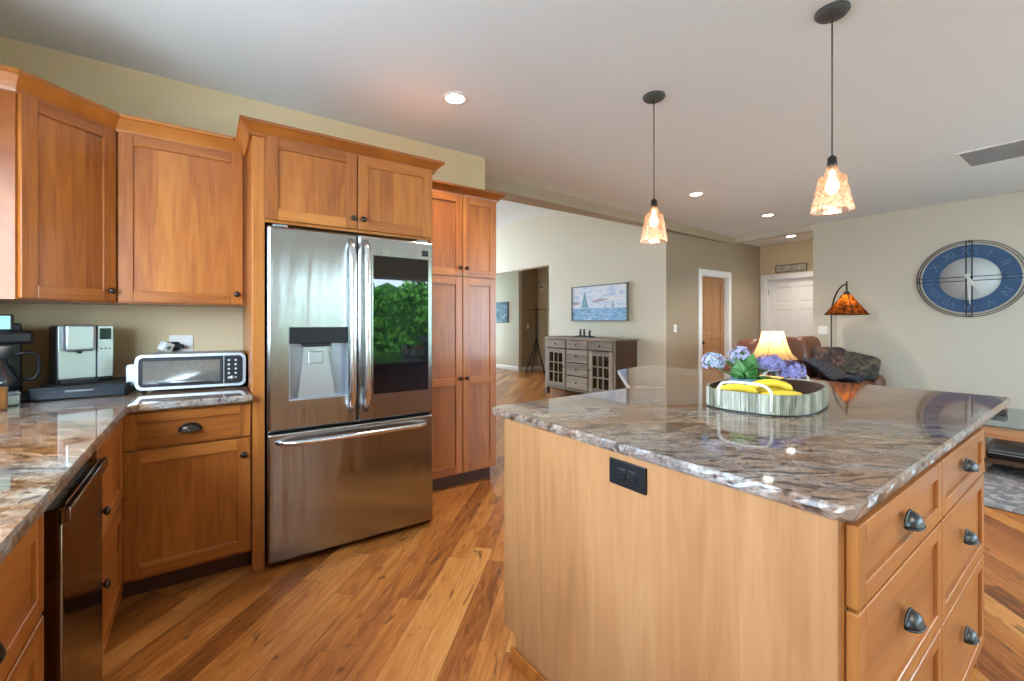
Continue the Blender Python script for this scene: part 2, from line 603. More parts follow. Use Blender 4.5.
# painting wall and the hall behind it
holes_wall('wall_far', 'y', PXW, PXW + 0.14, 4.12, 12.2, 0, HZ, [(6.69, 9.0, -0.01, 2.42)], M['wallc'])
wallbox('wall_hall', 6.75, 6.85, 9.37, 12.2, 0, CZ, M['wallc'])
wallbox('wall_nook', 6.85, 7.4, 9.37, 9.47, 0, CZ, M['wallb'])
wallbox('wall_passage', 7.4, 7.5, 4.12, 9.47, 0, CZ, M['wallc'])
holes_wall('wall_north', 'x', 12.06, 12.2, -1.2, 9.0, 0, HZ, [(1.1, 5.3, 0.4, 3.0), (5.75, 6.65, 0.4, 2.3)], M['wallc'])  # second opening is unseen, added to brighten the dark hall


def base(name, path, h=0.10, t=0.014):
    struct(name, MB().sweep(path, [(0, 0), (t, 0), (t, h - 0.015), (t * 0.4, h), (0, h)]), M['trim'])


base('baseboard_far', [(PXW, 6.69), (PXW, 4.12)][::-1])
base('baseboard_rear', [(PXW, 4.0), (6.38, 4.0)])
base('baseboard_hall', [(6.75, 12.0), (6.75, 9.37), (7.4, 9.37), (7.4, 4.2)])
base('baseboard_right', [(WX, 2.80), (WX, -3.0)])


def window_frame(n, axis, c, a0, a1, z0, z1, mull):
    mb = MB()
    def bx(a, b, za, zb, d=0.05):
        if axis == 'x': mb.box(a, b, c - d, c + d, za, zb, bev=0.004)
        else: mb.box(c - d, c + d, a, b, za, zb, bev=0.004)
    t = 0.05
    bx(a0, a0 + t, z0, z1); bx(a1 - t, a1, z0, z1)
    bx(a0 + t, a1 - t, z0, z0 + t); bx(a0 + t, a1 - t, z1 - t, z1)
    for k in range(mull):
        m_ = a0 + (a1 - a0) * (k + 1) / (mull + 1)
        bx(m_ - t / 2, m_ + t / 2, z0 + t, z1 - t)
    struct('window_%d' % n, mb, M['trim'])


window_frame(1, 'x', -3.07, 2.25, 4.15, 0.04, 2.14, 0)
window_frame(2, 'x', -3.07, 4.8, 7.1, 0.7, 2.2, 1)
window_frame(3, 'y', -1.05, -0.4, 2.5, 1.07, 2.19, 2)
window_frame(4, 'x', -3.07, 1.5, 2.0, 0.85, 2.15, 0)


def casing(n, axis, face, out, a0, a1, top, w=0.09, t=0.02):
    """door casing on the room side of an opening; out = -1 toward smaller coordinate"""
    mb = MB()
    lo, hi = sorted((face, face + out * t))
    for (a, b, za, zb) in ((a0 - w, a0, 0, top + w), (a1, a1 + w, 0, top + w), (a0, a1, top, top + w)):
        if axis == 'x': mb.box(a, b, lo, hi, za, zb, bev=0.004)
        else: mb.box(lo, hi, a, b, za, zb, bev=0.004)
    # jambs
    lo2, hi2 = sorted((face, face - out * 0.10))
    for (a, b, za, zb) in ((a0, a0 + 0.015, 0, top), (a1 - 0.015, a1, 0, top), (a0 + 0.015, a1 - 0.015, top - 0.015, top)):
        if axis == 'x': mb.box(a, b, lo2, hi2, za, zb)
        else: mb.box(lo2, hi2, a, b, za, zb)
    struct('trim_%d' % n, mb, M['trim'])


casing(3, 'x', 4.0, -1, 6.47, 7.25, 2.04)
casing(4, 'y', 8.35, -1, 2.97, 3.89, 2.05)


def panel_door(n, w, h, m, rows, cols, loc, rz, groove=0.008):
    """door leaf, local x 0..w, front at y=0 facing -y; rows = list of (z0,z1)"""
    mb = MB()
    mb.box(0, w, 0.008, 0.04, 0, h)
    st = 0.11
    xs = []
    inner = (w - st * (cols + 1)) / cols
    for c in range(cols + 1):
        mb.box(c * (inner + st), c * (inner + st) + st, 0, 0.008, 0, h, bev=0.002)
    zc = 0
    for c in range(cols):
        x0 = st + c * (inner + st)
        prev = 0
        for (a, b) in rows:
            mb.box(x0, x0 + inner, 0, 0.008, prev, a, bev=0.002)
            mb.box(x0 + 0.03, x0 + inner - 0.03, 0.002, 0.008, a + 0.03, b - 0.03, bev=0.004)
            prev = b
        mb.box(x0, x0 + inner, 0, 0.008, prev, h, bev=0.002)
    o = mb.build('door_%d' % n, m, loc=loc, rot=(0, 0, rz))
    o['kind'] = 'structure'
    return o


d1 = panel_door(1, 0.744, 2.02, doorw, [(0.22, 1.0), (1.12, 1.90)], 1, (6.488, 4.05, 0.004), 0)
MB().lathe([(0.0, -0.06), (0.028, -0.05), (0.028, -0.03), (0.01, -0.02), (0.012, -0.004), (0.026, -0.003), (0.026, 0)], (0.06, 0, 0.95), 14, axis='y').build('door_knob', M['bronze'], d1)
d2 = panel_door(2, 0.884, 2.03, M['trim'], [(0.2, 0.75), (0.87, 1.5), (1.62, 1.9)], 2, (8.40, 3.872, 0.004), R(-90))
MB().lathe([(0.0, -0.06), (0.028, -0.05), (0.028, -0.03), (0.01, -0.02), (0.012, -0.004), (0.026, -0.003), (0.026, 0)], (0.82, 0, 0.95), 14, axis='y').build('door_knob', M['bronze'], d2)
for zz in (0.25, 1.0, 1.82):
    MB().cyl((-0.002, -0.006, zz - 0.045), 0.007, 0.09, 8).build('hinge', M['grey'], d2)

# ================================================================== CABINETRY
ST = 0.058


def shaker(mb, x0, x1, z0, z1, y=0.0, t=0.02, st=ST, mid=None, gz=None):
    """five-piece door/drawer front; front face at y-t, v grain slot 0, h grain slot 1"""
    mb.box(x0, x0 + st, y - t, y, z0, z1, 0, bev=0.002)
    mb.box(x1 - st, x1, y - t, y, z0, z1, 0, bev=0.002)
    mb.box(x0 + st, x1 - st, y - t, y, z0, z0 + st, 1, bev=0.002)
    mb.box(x0 + st, x1 - st, y - t, y, z1 - st, z1, 1, bev=0.002)
    if mid: mb.box(x0 + st, x1 - st, y - t, y, mid - st / 2, mid + st / 2, 1, bev=0.002)
    mb.box(x0 + st - 0.004, x1 - st + 0.004, y - t + 0.010, y - 0.002, z0 + st - 0.004, z1 - st + 0.004, 0 if gz is None else gz)


def knob(parent, x, z, y=-0.02, m=None):
    MB().lathe([(0.007, 0), (0.006, -0.012), (0.015, -0.018), (0.0165, -0.024), (0.010, -0.030), (0.0, -0.031)], (x, y, z), 16, axis='y').build('knob', m or M['bronze'], parent)


def cup_pull(parent, x, z, y=-0.02, w=0.045, h=0.034, d=0.026, m=None, tall=False):
    """half-dome bin pull, open underneath, on a thin back plate"""
    mb = MB()
    vs = []; fs = []
    nu, nv = 14, 7
    for i in range(nv + 1):
        ph = (PI / 2) * i / nv
        for k in range(nu + 1):
            a = PI * k / nu
            X = w * math.cos(a) * math.cos(ph * 0.0 + 0) * (math.sin(ph) ** 0.7 if ph > 0 else 0)
            Z = h * math.sin(a) * (math.sin(ph) ** 0.7 if ph > 0 else 0)
            Y = -d * math.cos(ph)
            vs.append((x + X, y + Y, z - h * 0.35 + Z))
    for i in range(nv):
        for k in range(nu):
            p = i * (nu + 1) + k
            fs.append((p, p + 1, p + nu + 2, p + nu + 1))
    mb._mk(vs, fs, 0, True)
    # underside lip and plate edge
    mb.tube([(x + w * math.cos(PI * k / 14), y - 0.001, z - h * 0.35 + h * math.sin(PI * k / 14)) for k in range(15)], 0.0028, 6)
    mb.tube([(x + w * math.cos(PI * k / 12), y - d * math.sin(PI * k / 12) ** 0.8 - 0.001, z - h * 0.35) for k in range(13)], 0.0025, 6)
    o = mb.build('cup_pull', m or M['bronze'], parent)
    md = o.modifiers.new('s', 'SOLIDIFY'); md.thickness = 0.002
    return o


CROWN = [(0, 2.235), (0.014, 2.235), (0.018, 2.248), (0.03, 2.262), (0.052, 2.284), (0.06, 2.287), (0.06, 2.302), (0, 2.302)]
CROWNU = [(0, 2.24), (0.014, 2.24), (0.018, 2.254), (0.034, 2.272), (0.06, 2.296), (0.072, 2.300), (0.072, 2.316), (0, 2.316)]
CROWN2 = [(o, z + 0.026) for o, z in CROWN]
CPATH = [(-0.975, 2.696), (-0.658, 2.696), (-0.381, 2.97), (0.193, 2.97), (0.193, 2.60), (1.19, 2.60), (1.19, 3.03)]


def crown(t, a, b, prof=CROWN, path=CPATH):
    MB().sweep(path, prof, 1, a, b).build('crown_molding', cherry, t, inv=world_inv(t))


# --- corner wall cabinet
t = thing('wall_cabinet', 'diagonal corner cherry wall cabinet above the coffee machines', 'cabinet', (-0.658, 2.696, 1.375), R(44.69))
L = math.hypot(0.277, 0.274)
mb = MB()
pts = [(-0.975, 2.696), (-0.658, 2.696), (-0.381, 2.97), (-0.382, 3.325), (-0.975, 3.325)]
mb.prism(pts, 1.375, 2.30, 0)
mb.build('body', cherry, t, inv=world_inv(t))
mb = MB(); shaker(mb, 0.008, L - 0.008, 0.006, 0.868); dr = mb.build('door', cherry, t)
knob(dr, L - 0.04, 0.06)
crown(t, 0, 2, CROWNU)
# --- middle wall cabinet
t = thing('wall_cabinet', 'single-door cherry wall cabinet above the toaster oven', 'cabinet', (-0.380, 2.97, 1.375))
mb = MB(); mb.box(0, 0.572, 0, 0.355, 0, 0.925, 0); mb.build('body', cherry, t)
mb = MB(); shaker(mb, 0.014, 0.552, 0.006, 0.868); dr = mb.build('door', cherry, t)
knob(dr, 0.523, 0.062)
crown(t, 2, 3, CROWNU)
# --- fridge surround
t = thing('fridge_cabinet', 'tall cherry surround with two-door cabinet over the refrigerator', 'cabinet', (0.193, 2.60, 0))
mb = MB()
mb.box(0, 0.055, 0, 0.72, 0.0, 2.30, 0, bev=0.001)
mb.build('side_panel', cherry, t)
mb = MB(); mb.box(0.98, 0.997, 0, 0.72, 0, 2.30, 0); mb.build('side_panel', cherry, t)
mb = MB(); mb.box(0.055, 0.98, 0.002, 0.72, 1.80, 2.30, 1); mb.build('body', cherry, t)
for i, (a, b) in enumerate(((0.058, 0.520), (0.526, 0.985))):
    mb = MB(); shaker(mb, a, b, 1.815, 2.245); dr = mb.build('door', cherry, t)
    knob(dr, b - 0.025 if i == 0 else a + 0.025, 1.872)
crown(t, 3, 6)
# --- pantry
t = thing('pantry_cabinet', 'tall cherry pantry cabinet with four doors right of the refrigerator', 'cabinet', (1.195, 3.03, 0))
mb = MB(); mb.box(0, 0.755, 0, 0.29, 0.1, 2.325, 0); mb.build('body', cherry, t)
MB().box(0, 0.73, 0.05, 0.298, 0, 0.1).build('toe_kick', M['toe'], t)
for i, (a, b) in enumerate(((0.01, 0.436), (0.442, 0.748))):
    mb = MB(); shaker(mb, a, b, 1.635, 2.262, mid=None); dr = mb.build('door', cherry, t)
    knob(dr, b - 0.025 if i == 0 else a + 0.025, 1.70)
    mb = MB(); shaker(mb, a, b, 0.115, 1.625, mid=0.82); dr = mb.build('door', cherry, t)
    knob(dr, b - 0.025 if i == 0 else a + 0.025, 0.845)
P2 = [(1.255, 3.03), (1.95, 3.03), (1.95, 3.322)]
MB().sweep(P2, CROWN2, 1).build('crown_molding', cherry, t, inv=world_inv(t))


def base_cab(name, label, loc, rz, w, fronts, depth=0.58, pull=True, toe=0.07):
    t = thing(name, label, 'cabinet', loc, rz)
    MB().box(0, w, 0, depth, 0.1, 0.88, 0).build('body', cherry, t)
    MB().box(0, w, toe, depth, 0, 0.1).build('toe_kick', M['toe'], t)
    for (kind, x0, x1, z0, z1, kx, kz) in fronts:
        mb = MB()
        shaker(mb, x0, x1, z0, z1, st=0.045 if kind == 'drawer' else ST, gz=1 if kind == 'drawer' else None)
        o = mb.build(kind, cherry, t)
        if kind == 'drawer' and pull: cup_pull(o, kx, kz)
        else: knob(o, kx, kz)
    return t


base_cab('base_cabinet', 'cherry base cabinet with one drawer and one door under the toaster oven', (-0.32, 2.62, 0), 0, 0.512,
         [('drawer', 0.014, 0.505, 0.70, 0.862, 0.256, 0.775), ('door', 0.014, 0.505, 0.118, 0.69, 0.475, 0.61)], depth=0.70)
base_cab('base_cabinet', 'narrow cherry base cabinet between the dishwasher and the inside corner', (-0.315, 1.945, 0), R(90), 0.655,
         [('door', 0.012, 0.56, 0.52, 0.86, 0.04, 0.645), ('door', 0.012, 0.56, 0.118, 0.51, 0.04, 0.40)])
base_cab('base_cabinet', 'cherry base cabinet with drawer over door, nearest the camera at left', (-0.315, 0.84, 0), R(90), 0.56,
         [('drawer', 0.012, 0.55, 0.64, 0.862, 0.20, 0.75), ('door', 0.012, 0.55, 0.118, 0.63, 0.06, 0.56)])

# --- dishwasher
t = thing('dishwasher', 'dark stainless dishwasher under the left counter', 'dishwasher', (-0.315, 1.452, 0), R(90))
dwsteel = steel_material('dark_steel', (0.20, 0.155, 0.125), 0.12, 0.25)
MB().box(0.004, 0.485, 0.0, 0.57, 0.05, 0.868).build('tub', M['grey'], t)
MB().box(0.004, 0.485, -0.037, -0.001, 0.11, 0.838, bev=0.004, seg=2).build('door', dwsteel, t)
mb = MB()
mb.box(0.004, 0.485, -0.052, -0.0375, 0.805, 0.838, bev=0.004, seg=2)
mb.box(0.004, 0.03, -0.040, -0.030, 0.80, 0.84)
mb.build('handle', dwsteel, t)
MB().box(0.004, 0.485, 0.04, 0.3, 0, 0.1).build('kick_plate', M['black'], t)

def slab(mb, pts, z0, z1, seed=1, step=0.022, amp=0.0020):
    rnd_ = random.Random(seed)
    P = []
    n = len(pts)
    for i in range(n):
        a, b = Vector(pts[i]), Vector(pts[(i + 1) % n])
        k = max(1, int((b - a).length / step))
        for j in range(k): P.append(a.lerp(b, j / k))
    n = len(P)
    N_ = []
    for i in range(n):
        d = (P[(i + 1) % n] - P[i - 1]).normalized()
        N_.append(Vector((d.y, -d.x)))
    h = z1 - z0
    levels = [(-0.003, z0, 0), (0.0, z0 + 0.2 * h, 1), (0.001, z0 + 0.5 * h, 1), (0.0, z0 + 0.8 * h, 1), (-0.004, z1, 0.25)]
    vs = []
    for (o, z, k) in levels:
        for p, q in zip(P, N_):
            w = p + q * (o + k * rnd_.uniform(-amp, amp))
            vs.append((w.x, w.y, z + (k if z < z1 else 0) * rnd_.uniform(-0.0015, 0.0015)))
    fs = []
    for l in range(4):
        for i in range(n):
            j = (i + 1) % n; fs.append((l * n + i, l * n + j, (l + 1) * n + j, (l + 1) * n + i))
    fs.append(tuple(reversed(range(n)))); fs.append(tuple(4 * n + i for i in range(n)))
    F_ = mb._mk(vs, fs)
    for q_ in F_[:4 * n]: q_.material_index = 1


# --- perimeter countertop
mb = MB()
slab(mb, [(-0.975, -0.9), (-0.262, -0.9), (-0.282, 2.50), (-0.245, 2.545), (0.188, 2.545), (0.188, 3.325), (-0.975, 3.325)], 0.882, 0.914, 3)
tag(mb.build('countertop', [M['granite'], M['gedge']]), 'polished granite L-shaped countertop along the left and back walls', 'countertop')
# sink base behind the camera's left, carrying the rest of the counter
base_cab('base_cabinet', 'cherry sink base cabinet under the kitchen window', (-0.315, -0.88, 0), R(90), 1.70,
         [('door', 0.01, 0.845, 0.118, 0.862, 0.80, 0.78), ('door', 0.855, 1.69, 0.118, 0.862, 0.90, 0.78)])

# ================================================================== REFRIGERATOR
t = thing('refrigerator', 'stainless french-door refrigerator with ice dispenser and dark glass panel', 'refrigerator', (0.258, 2.545, 0))
MB().box(0.006, 0.906, 0.075, 0.72, 0.03, 1.765).build('body', M['grey'], t)
W = 0.912


def front_with_hole(mb, x0, x1, z0, z1, hole, y0=0.0, y1=0.065, bev=0.010):
    if hole is None:
        mb.box(x0, x1, y0, y1, z0, z1, bev=bev, seg=3); return
    a, b, c, d = hole
    # front ring made as one surface around the opening, rounded outer edge
    o = bev
    xs = [x0, x0 + o, a, b, x1 - o, x1]; zs = [z0, z0 + o, c, d, z1 - o, z1]
    def Y(i, j):
        return y0 + (o if i in (0, 5) or j in (0, 5) else 0)
    vs = [(xs[i], Y(i, j), zs[j]) for j in range(6) for i in range(6)]
    fs = [(j * 6 + i, j * 6 + i + 1, (j + 1) * 6 + i + 1, (j + 1) * 6 + i) for j in range(5) for i in range(5) if not (i == 2 and j == 2)]
    mb._mk(vs, fs)
    ring = [(x0, z0), (x1, z0), (x1, z1), (x0, z1)]
    vs = [(p[0], y0 + o, p[1]) for p in ring] + [(p[0], y1, p[1]) for p in ring]
    mb._mk(vs, [(i, (i + 1) % 4, (i + 1) % 4 + 4, i + 4) for i in range(4)] + [(4, 5, 6, 7)])


HX = (0.096, 0.396, 0.868, 1.252)
mb = MB(); front_with_hole(mb, 0, 0.446, 0.712, 1.775, HX); ld = mb.build('door', M['steel'], t)
dblue = pm('dispenser_grey', (0.33, 0.36, 0.40), 0.3, metal=0.6, var=0.05)
mb = MB()   # niche
a, b, c, d = HX
Z2 = 1.165
mb.box(a, a + 0.004, 0.0, 0.058, c, Z2); mb.box(b - 0.004, b, 0, 0.058, c, Z2)
mb.box(a + .004, b - .004, 0.054, 0.058, c, Z2); mb.box(a, b, -0.004, 0.058, c - 0.002, c + 0.008)
nich = mb.build('dispenser_niche', dblue, ld)
MB().box(a, b, -0.003, 0.05, Z2, d, bev=0.003).build('control_panel', M['black'], ld)
mb = MB()
mb.prism_y([(a + 0.045, c + 0.008), (b - 0.065, c + 0.008), (b - 0.108, Z2 - 0.02), (a + 0.075, Z2 - 0.02)], 0.022, 0.052)
mb.build('dispenser_paddle', M['silver'], ld)
MB().box(a + 0.095, b - 0.13, 0.012, 0.021, Z2 - 0.11, Z2 - 0.045, bev=0.004).build('ice_chute', M['silver'], ld)
MB().box(a + 0.07, b - 0.09, -0.002, 0.05, Z2 - 0.018, Z2, bev=0.002).build('spout', M['black'], ld)
mb = MB(); front_with_hole(mb, 0.452, W, 0.712, 1.775, (0.536, 0.880, 0.860, 1.668)); rd = mb.build('door', M['steel'], t)
MB().box(0.536, 0.880, -0.0005, 0.02, 0.860, 1.668).build('glass_panel', M['bglass'], rd)
mb = MB(); mb.box(0.838, 0.878, -0.0025, 0.0005, 1.688, 1.722, bev=0.001); mb.build('badge', M['black'], rd)
mb = MB(); mb.box(0.846, 0.858, -0.0032, -0.002, 1.697, 1.713); mb.box(0.861, 0.872, -0.0032, -0.002, 1.697, 1.700); mb.box(0.861, 0.864, -0.0032, -0.002, 1.697, 1.713)
mb = mb.build('badge_mark', M['pewter'], rd)
mb = MB(); mb.box(0, W, 0, 0.065, 0.035, 0.70, bev=0.010, seg=3); fz = mb.build('freezer_drawer', M['steel'], t)


def bow(p0, p1, out, n=22, r=0.014, m=M['steel2'], parent=None, flat=1.0, ends=0.11, bend=0.012):
    P0, P1 = Vector(p0), Vector(p1)
    pts = []
    for i in range(n + 1):
        u = i / n
        e = min(u, 1 - u)
        k = min(1.0, e / ends)
        s_ = math.sin(k * PI / 2) ** 0.8
        q = P0.lerp(P1, u)
        pts.append((q.x, q.y - out * s_ - bend * math.sin(u * PI), q.z))
    mb = MB(); mb.tube(pts, r, 10, flat=flat)
    return mb.build('handle', m, parent)


bow((0.408, 0.004, 1.74), (0.408, 0.004, 0.775), 0.055, parent=ld, r=0.019, flat=0.8)
bow((0.490, 0.004, 1.74), (0.490, 0.004, 0.775), 0.055, parent=rd, r=0.019, flat=0.8)
bow((0.045, 0.004, 0.655), (0.867, 0.004, 0.655), 0.055, parent=fz, r=0.018, flat=0.8)
for x_ in (0.06, 0.85):
    MB().cyl((x_, 0.12, 0.0), 0.02, 0.03, 12).build('foot', M['black'], t)
    MB().box(x_ - 0.035, x_ + 0.035, 0.02, 0.12, 1.765, 1.79, bev=0.004).build('hinge_cover', M['grey'], t)

# ================================================================== ISLAND
IL0 = (0.955, 0.300, 0)
IR = R(1.0)
t = thing('kitchen_island', 'light cherry island cabinet with six drawers and a plain long side panel', 'island', IL0, IR)
mb = MB()
mb.box(0.036, 1.375, 0.022, 1.115, 0.1, 0.908, 0)
mb.build('body', isld, t)
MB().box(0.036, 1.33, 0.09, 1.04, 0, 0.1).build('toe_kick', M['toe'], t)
mb = MB()
mb.prism([(0.018, 0.024), (0.036, 0.024), (0.036, 1.118), (0.018, 1.118)], 0.1, 0.908)
mb.box(0.018, 0.036, 0.024, 1.045, 0.0, 0.1)
mb.build('side_panel', islw, t)
mb = MB()
mb.box(0.003, 0.018, 0.03, 1.06, 0.0, 0.055, bev=0.004, seg=2)
mb.build('base_molding', cherry, t)
MB().box(1.375, 1.395, 0.022, 1.115, 0, 0.908).build('side_panel', isld, t)
for (x0, x1) in ((0.046, 0.708), (0.714, 1.362)):
    for k, (z0, z1) in enumerate(((0.735, 0.893), (0.445, 0.727), (0.112, 0.437))):
        mb = MB()
        shaker(mb, x0, x1, z0, z1, y=0.021, t=0.021, st=0.04, gz=1)
        dd = mb.build('drawer', isld, t)
        cup_pull(dd, (x0 + x1) / 2, (z0 + z1) / 2 + 0.008, y=-0.001, w=0.035, h=0.032, d=0.026, m=M['pewter'])
# duplex outlet, lying on its side
mb = MB(); mb.box(0.010, 0.018, 0.452, 0.578, 0.816, 0.888, bev=0.002, seg=2); op = mb.build('outlet_plate', M['black'], t)
for yy in (0.497, 0.533):
    mb = MB()
    mb.box(0.007, 0.011, yy - 0.015, yy + 0.015, 0.836, 0.868, bev=0.003, seg=2)
    rc = mb.build('receptacle', M['black'], op)
    mb = MB(); mb.box(0.0064, 0.0075, yy - 0.008, yy + 0.001, 0.844, 0.846); mb.box(0.0064, 0.0075, yy - 0.008, yy + 0.001, 0.857, 0.859); mb.cyl((0.0064, yy + 0.008, 0.8515), 0.0025, 0.001, 8, axis='x')
    mb.build('slot', M['pewter'], rc)

# island countertop
def arc(cx, cy, r, a0, a1, n=5):
    return [(cx + r * math.cos(R(a0 + (a1 - a0) * i / n)), cy + r * math.sin(R(a0 + (a1 - a0) * i / n))) for i in range(n + 1)]


mb = MB()
pts = arc(0.03, 0.026, 0.03, 180, 270) + arc(2.00, 0.012, 0.015, 270, 360, 3) + [(1.965, 1.90), (1.475, 1.80), (0.86, 1.195)] + arc(0.03, 1.165, 0.03, 90, 180)
slab(mb, pts, 0.910, 0.940, 4)
tag(mb.build('island_countertop', [M['granite'], M['gedge']], loc=IL0, rot=(0, 0, IR)), 'polished brown and grey granite slab on top of the island', 'countertop')
# ================================================================== LIGHT FIXTURES
bulb_m = pm('bulb_glow', (1, 0.8, 0.5), 0.3, emit=(1.0, 0.78, 0.55), estr=4.5)
can_m = pm('can_light_glow', (1, 1, 1), 0.3, emit=(1.0, 0.93, 0.82), estr=14)


def amber_glass():
    m, nt, b = newmat('amber_glass')
    g = G(nt)
    N, L_ = g.N, g.L
    out = N['Material Output']
    tr = N.new('ShaderNodeBsdfTransparent'); tr.inputs[0].default_value = (0.97, 0.84, 0.75, 1)
    gl = N.new('ShaderNodeBsdfGlossy'); gl.inputs['Roughness'].default_value = 0.12; gl.inputs[0].default_value = (1, 0.93, 0.85, 1)
    tl = N.new('ShaderNodeBsdfTranslucent'); tl.inputs[0].default_value = (0.9, 0.66, 0.54, 1)
    vo = N.new('ShaderNodeTexVoronoi'); vo.feature = 'DISTANCE_TO_EDGE'; vo.inputs['Scale'].default_value = 55
    L_.new(g.coord(), vo.inputs['Vector'])
    f = g.ramp(vo.outputs['Distance'], [(0.0, (0.45, 0.45, 0.45)), (0.12, (0.07, 0.07, 0.07))])
    bp = N.new('ShaderNodeBump'); bp.inputs['Strength'].default_value = 0.5; bp.inputs['Distance'].default_value = 0.003
    L_.new(vo.outputs['Distance'], bp.inputs['Height']); L_.new(bp.outputs[0], gl.inputs['Normal'])
    m1 = N.new('ShaderNodeMixShader'); L_.new(f, m1.inputs[0]); L_.new(tr.outputs[0], m1.inputs[1]); L_.new(tl.outputs[0], m1.inputs[2])
    m2 = N.new('ShaderNodeMixShader'); m2.inputs[0].default_value = 0.14; L_.new(m1.outputs[0], m2.inputs[1]); L_.new(gl.outputs[0], m2.inputs[2])
    L_.new(m2.outputs[0], out.inputs[0])
    return m


agl = amber_glass()


def make_pendant(x, y, zbot, ztop, label):
    t = thing('pendant_light', label, 'pendant light', (x, y, CZ), 0, 'glass pendants over the island')
    MB().lathe([(0, 0), (0.070, 0), (0.070, -0.010), (0.060, -0.022), (0.03, -0.026), (0, -0.027)], (0, 0, 0), 28).build('canopy', M['cordg'], t)
    zt = ztop - CZ; zb = zbot - CZ
    MB().cyl((0, 0, zt + 0.03), 0.0035, -zt - 0.05, 8).build('cord', M['cordg'], t)
    MB().lathe([(0, 0.045), (0.008, 0.04), (0.018, 0.03), (0.02, 0), (0.021, -0.012), (0.0, -0.012)], (0, 0, zt), 18).build('socket', M['iron'], t)
    h = ztop - zbot
    prof = [(0.020, 0.0), (0.024, -0.02), (0.026, -0.035), (0.040, -0.05), (0.056, -0.062), (0.060, -0.09), (0.085, -h + 0.01), (0.088, -h), (0.084, -h), (0.081, -h + 0.01), (0.057, -0.092), (0.052, -0.064), (0.038, -0.054), (0.023, -0.038), (0.017, 0)]
    MB().lathe(prof, (0, 0, zt), 32).build('glass_shade', agl, t)
    MB().lathe([(0.0, -0.165), (0.016, -0.158), (0.028, -0.135), (0.027, -0.115), (0.014, -0.08), (0.012, -0.05), (0, -0.05)], (0, 0, zt + 0.02), 16).build('bulb', bulb_m, t)
    l = bpy.data.lights.new('pendant_glow', 'POINT'); l.energy = 1.6; l.color = (1, 0.80, 0.6); l.shadow_soft_size = 0.03
    o = bpy.data.objects.new('pendant_glow', l); COL.objects.link(o); o.location = (x, y, zbot - 0.02)
    return t


make_pendant(2.371, 1.796, 1.797, 2.035, 'farther amber glass pendant on a long dark cord over the island')
make_pendant(2.410, 0.827, 1.797, 2.02, 'nearer amber glass pendant on a long dark cord over the island')

cans = [((1.328, 2.553, CZ), 'round recessed ceiling light above the refrigerator'),
        ((4.571, 2.891, CZ), 'round recessed ceiling light between the two pendants, nearer one'),
        ((6.268, 2.895, CZ), 'round recessed ceiling light in front of the clock wall alcove'),
        ((7.68, 3.20, 2.664), 'round recessed light in the low alcove ceiling by the white door'),
        ((4.3, -0.6, CZ), 'unseen recessed ceiling light added over the living area for brightness'),  # this can and the next are unseen, added for more light
        ((0.9, -0.9, CZ), 'unseen recessed ceiling light added behind the camera for brightness')]
t0 = None
for loc, lab in cans:
    if t0 is None:
        t0 = c = thing('recessed_light', lab, 'ceiling light', loc, 0, 'recessed ceiling lights')
        MB().lathe([(0.062, -0.001), (0.085, -0.001), (0.085, -0.006), (0.062, -0.006)], (0, 0, 0), 28, closed=True).build('trim_ring', M['trim'], c)
        MB().lathe([(0, -0.002), (0.061, -0.002), (0.061, -0.0045), (0, -0.0045)], (0, 0, 0), 28).build('lens', can_m, c)
    else:
        c = copy_tree(t0); c.location = loc; c['label'] = lab
    l = bpy.data.lights.new('can_beam', 'SPOT'); l.energy = 60 if loc[0] > 7 else 100; l.color = (1, 0.92, 0.80); l.spot_size = R(120); l.spot_blend = 0.8; l.shadow_soft_size = 0.06
    o = bpy.data.objects.new('can_beam', l); COL.objects.link(o); o.location = (loc[0], loc[1], loc[2] - 0.02)

# ceiling vent
t = thing('ceiling_vent', 'white slatted air vent in the ceiling near the clock', 'vent', (5.33, 0.40, CZ))
vg = pm('vent_grey', (0.28, 0.29, 0.31), 0.5, var=0.05)
mb = MB()
mb.box(0, 0.55, 0.0, 0.02, -0.008, 0); mb.box(0, 0.55, 0.50, 0.52, -0.008, 0); mb.box(0, 0.02, 0.02, 0.5, -0.008, 0); mb.box(0.53, 0.55, 0.02, 0.5, -0.008, 0)
mb.build('frame', M['trim'], t)
MB().box(0.02, 0.53, 0.02, 0.50, -0.002, 0).build('backing', vg, t)
mb = MB()
for i in range(18):
    x_ = 0.03 + i * 0.0285
    mb.box(x_, x_ + 0.018, 0.02, 0.50, -0.007, -0.004)
for i in range(1, 5):
    mb.box(0.02, 0.53, 0.02 + i * 0.096 - 0.003, 0.02 + i * 0.096 + 0.003, -0.0085, -0.004)
mb.build('louvers', vg, t)

# ================================================================== COUNTER APPLIANCES
# toaster oven
t = thing('toaster_oven', 'silver and black flip-up toaster oven on the back counter', 'toaster oven', (-0.30, 2.925, 0.914), R(-8))
w, h, dp = 0.485, 0.196, 0.30
def rrect(x0, x1, z0, z1, r, n=5):
    p = []
    for cx, cz, a in ((x1 - r, z0 + r, -90), (x1 - r, z1 - r, 0), (x0 + r, z1 - r, 90), (x0 + r, z0 + r, 180)):
        for i in range(n + 1):
            q = R(a + 90 * i / n); p.append((cx + r * math.cos(q), cz + r * math.sin(q)))
    return p
mb = MB(); mb.prism_y(rrect(0.004, w - 0.004, 0.018, h - 0.002, 0.03), 0.012, dp); mb.build('housing', M['grey'], t)
mb = MB()
outer = rrect(0, w, 0.014, h, 0.032); inner = rrect(0.014, w - 0.014, 0.028, h - 0.014, 0.022); n = len(outer)
vs = [(p[0], 0.0, p[1]) for p in outer] + [(p[0], 0, p[1]) for p in inner] + [(p[0], 0.025, p[1]) for p in outer] + [(p[0], 0.012, p[1]) for p in inner]
fs = []
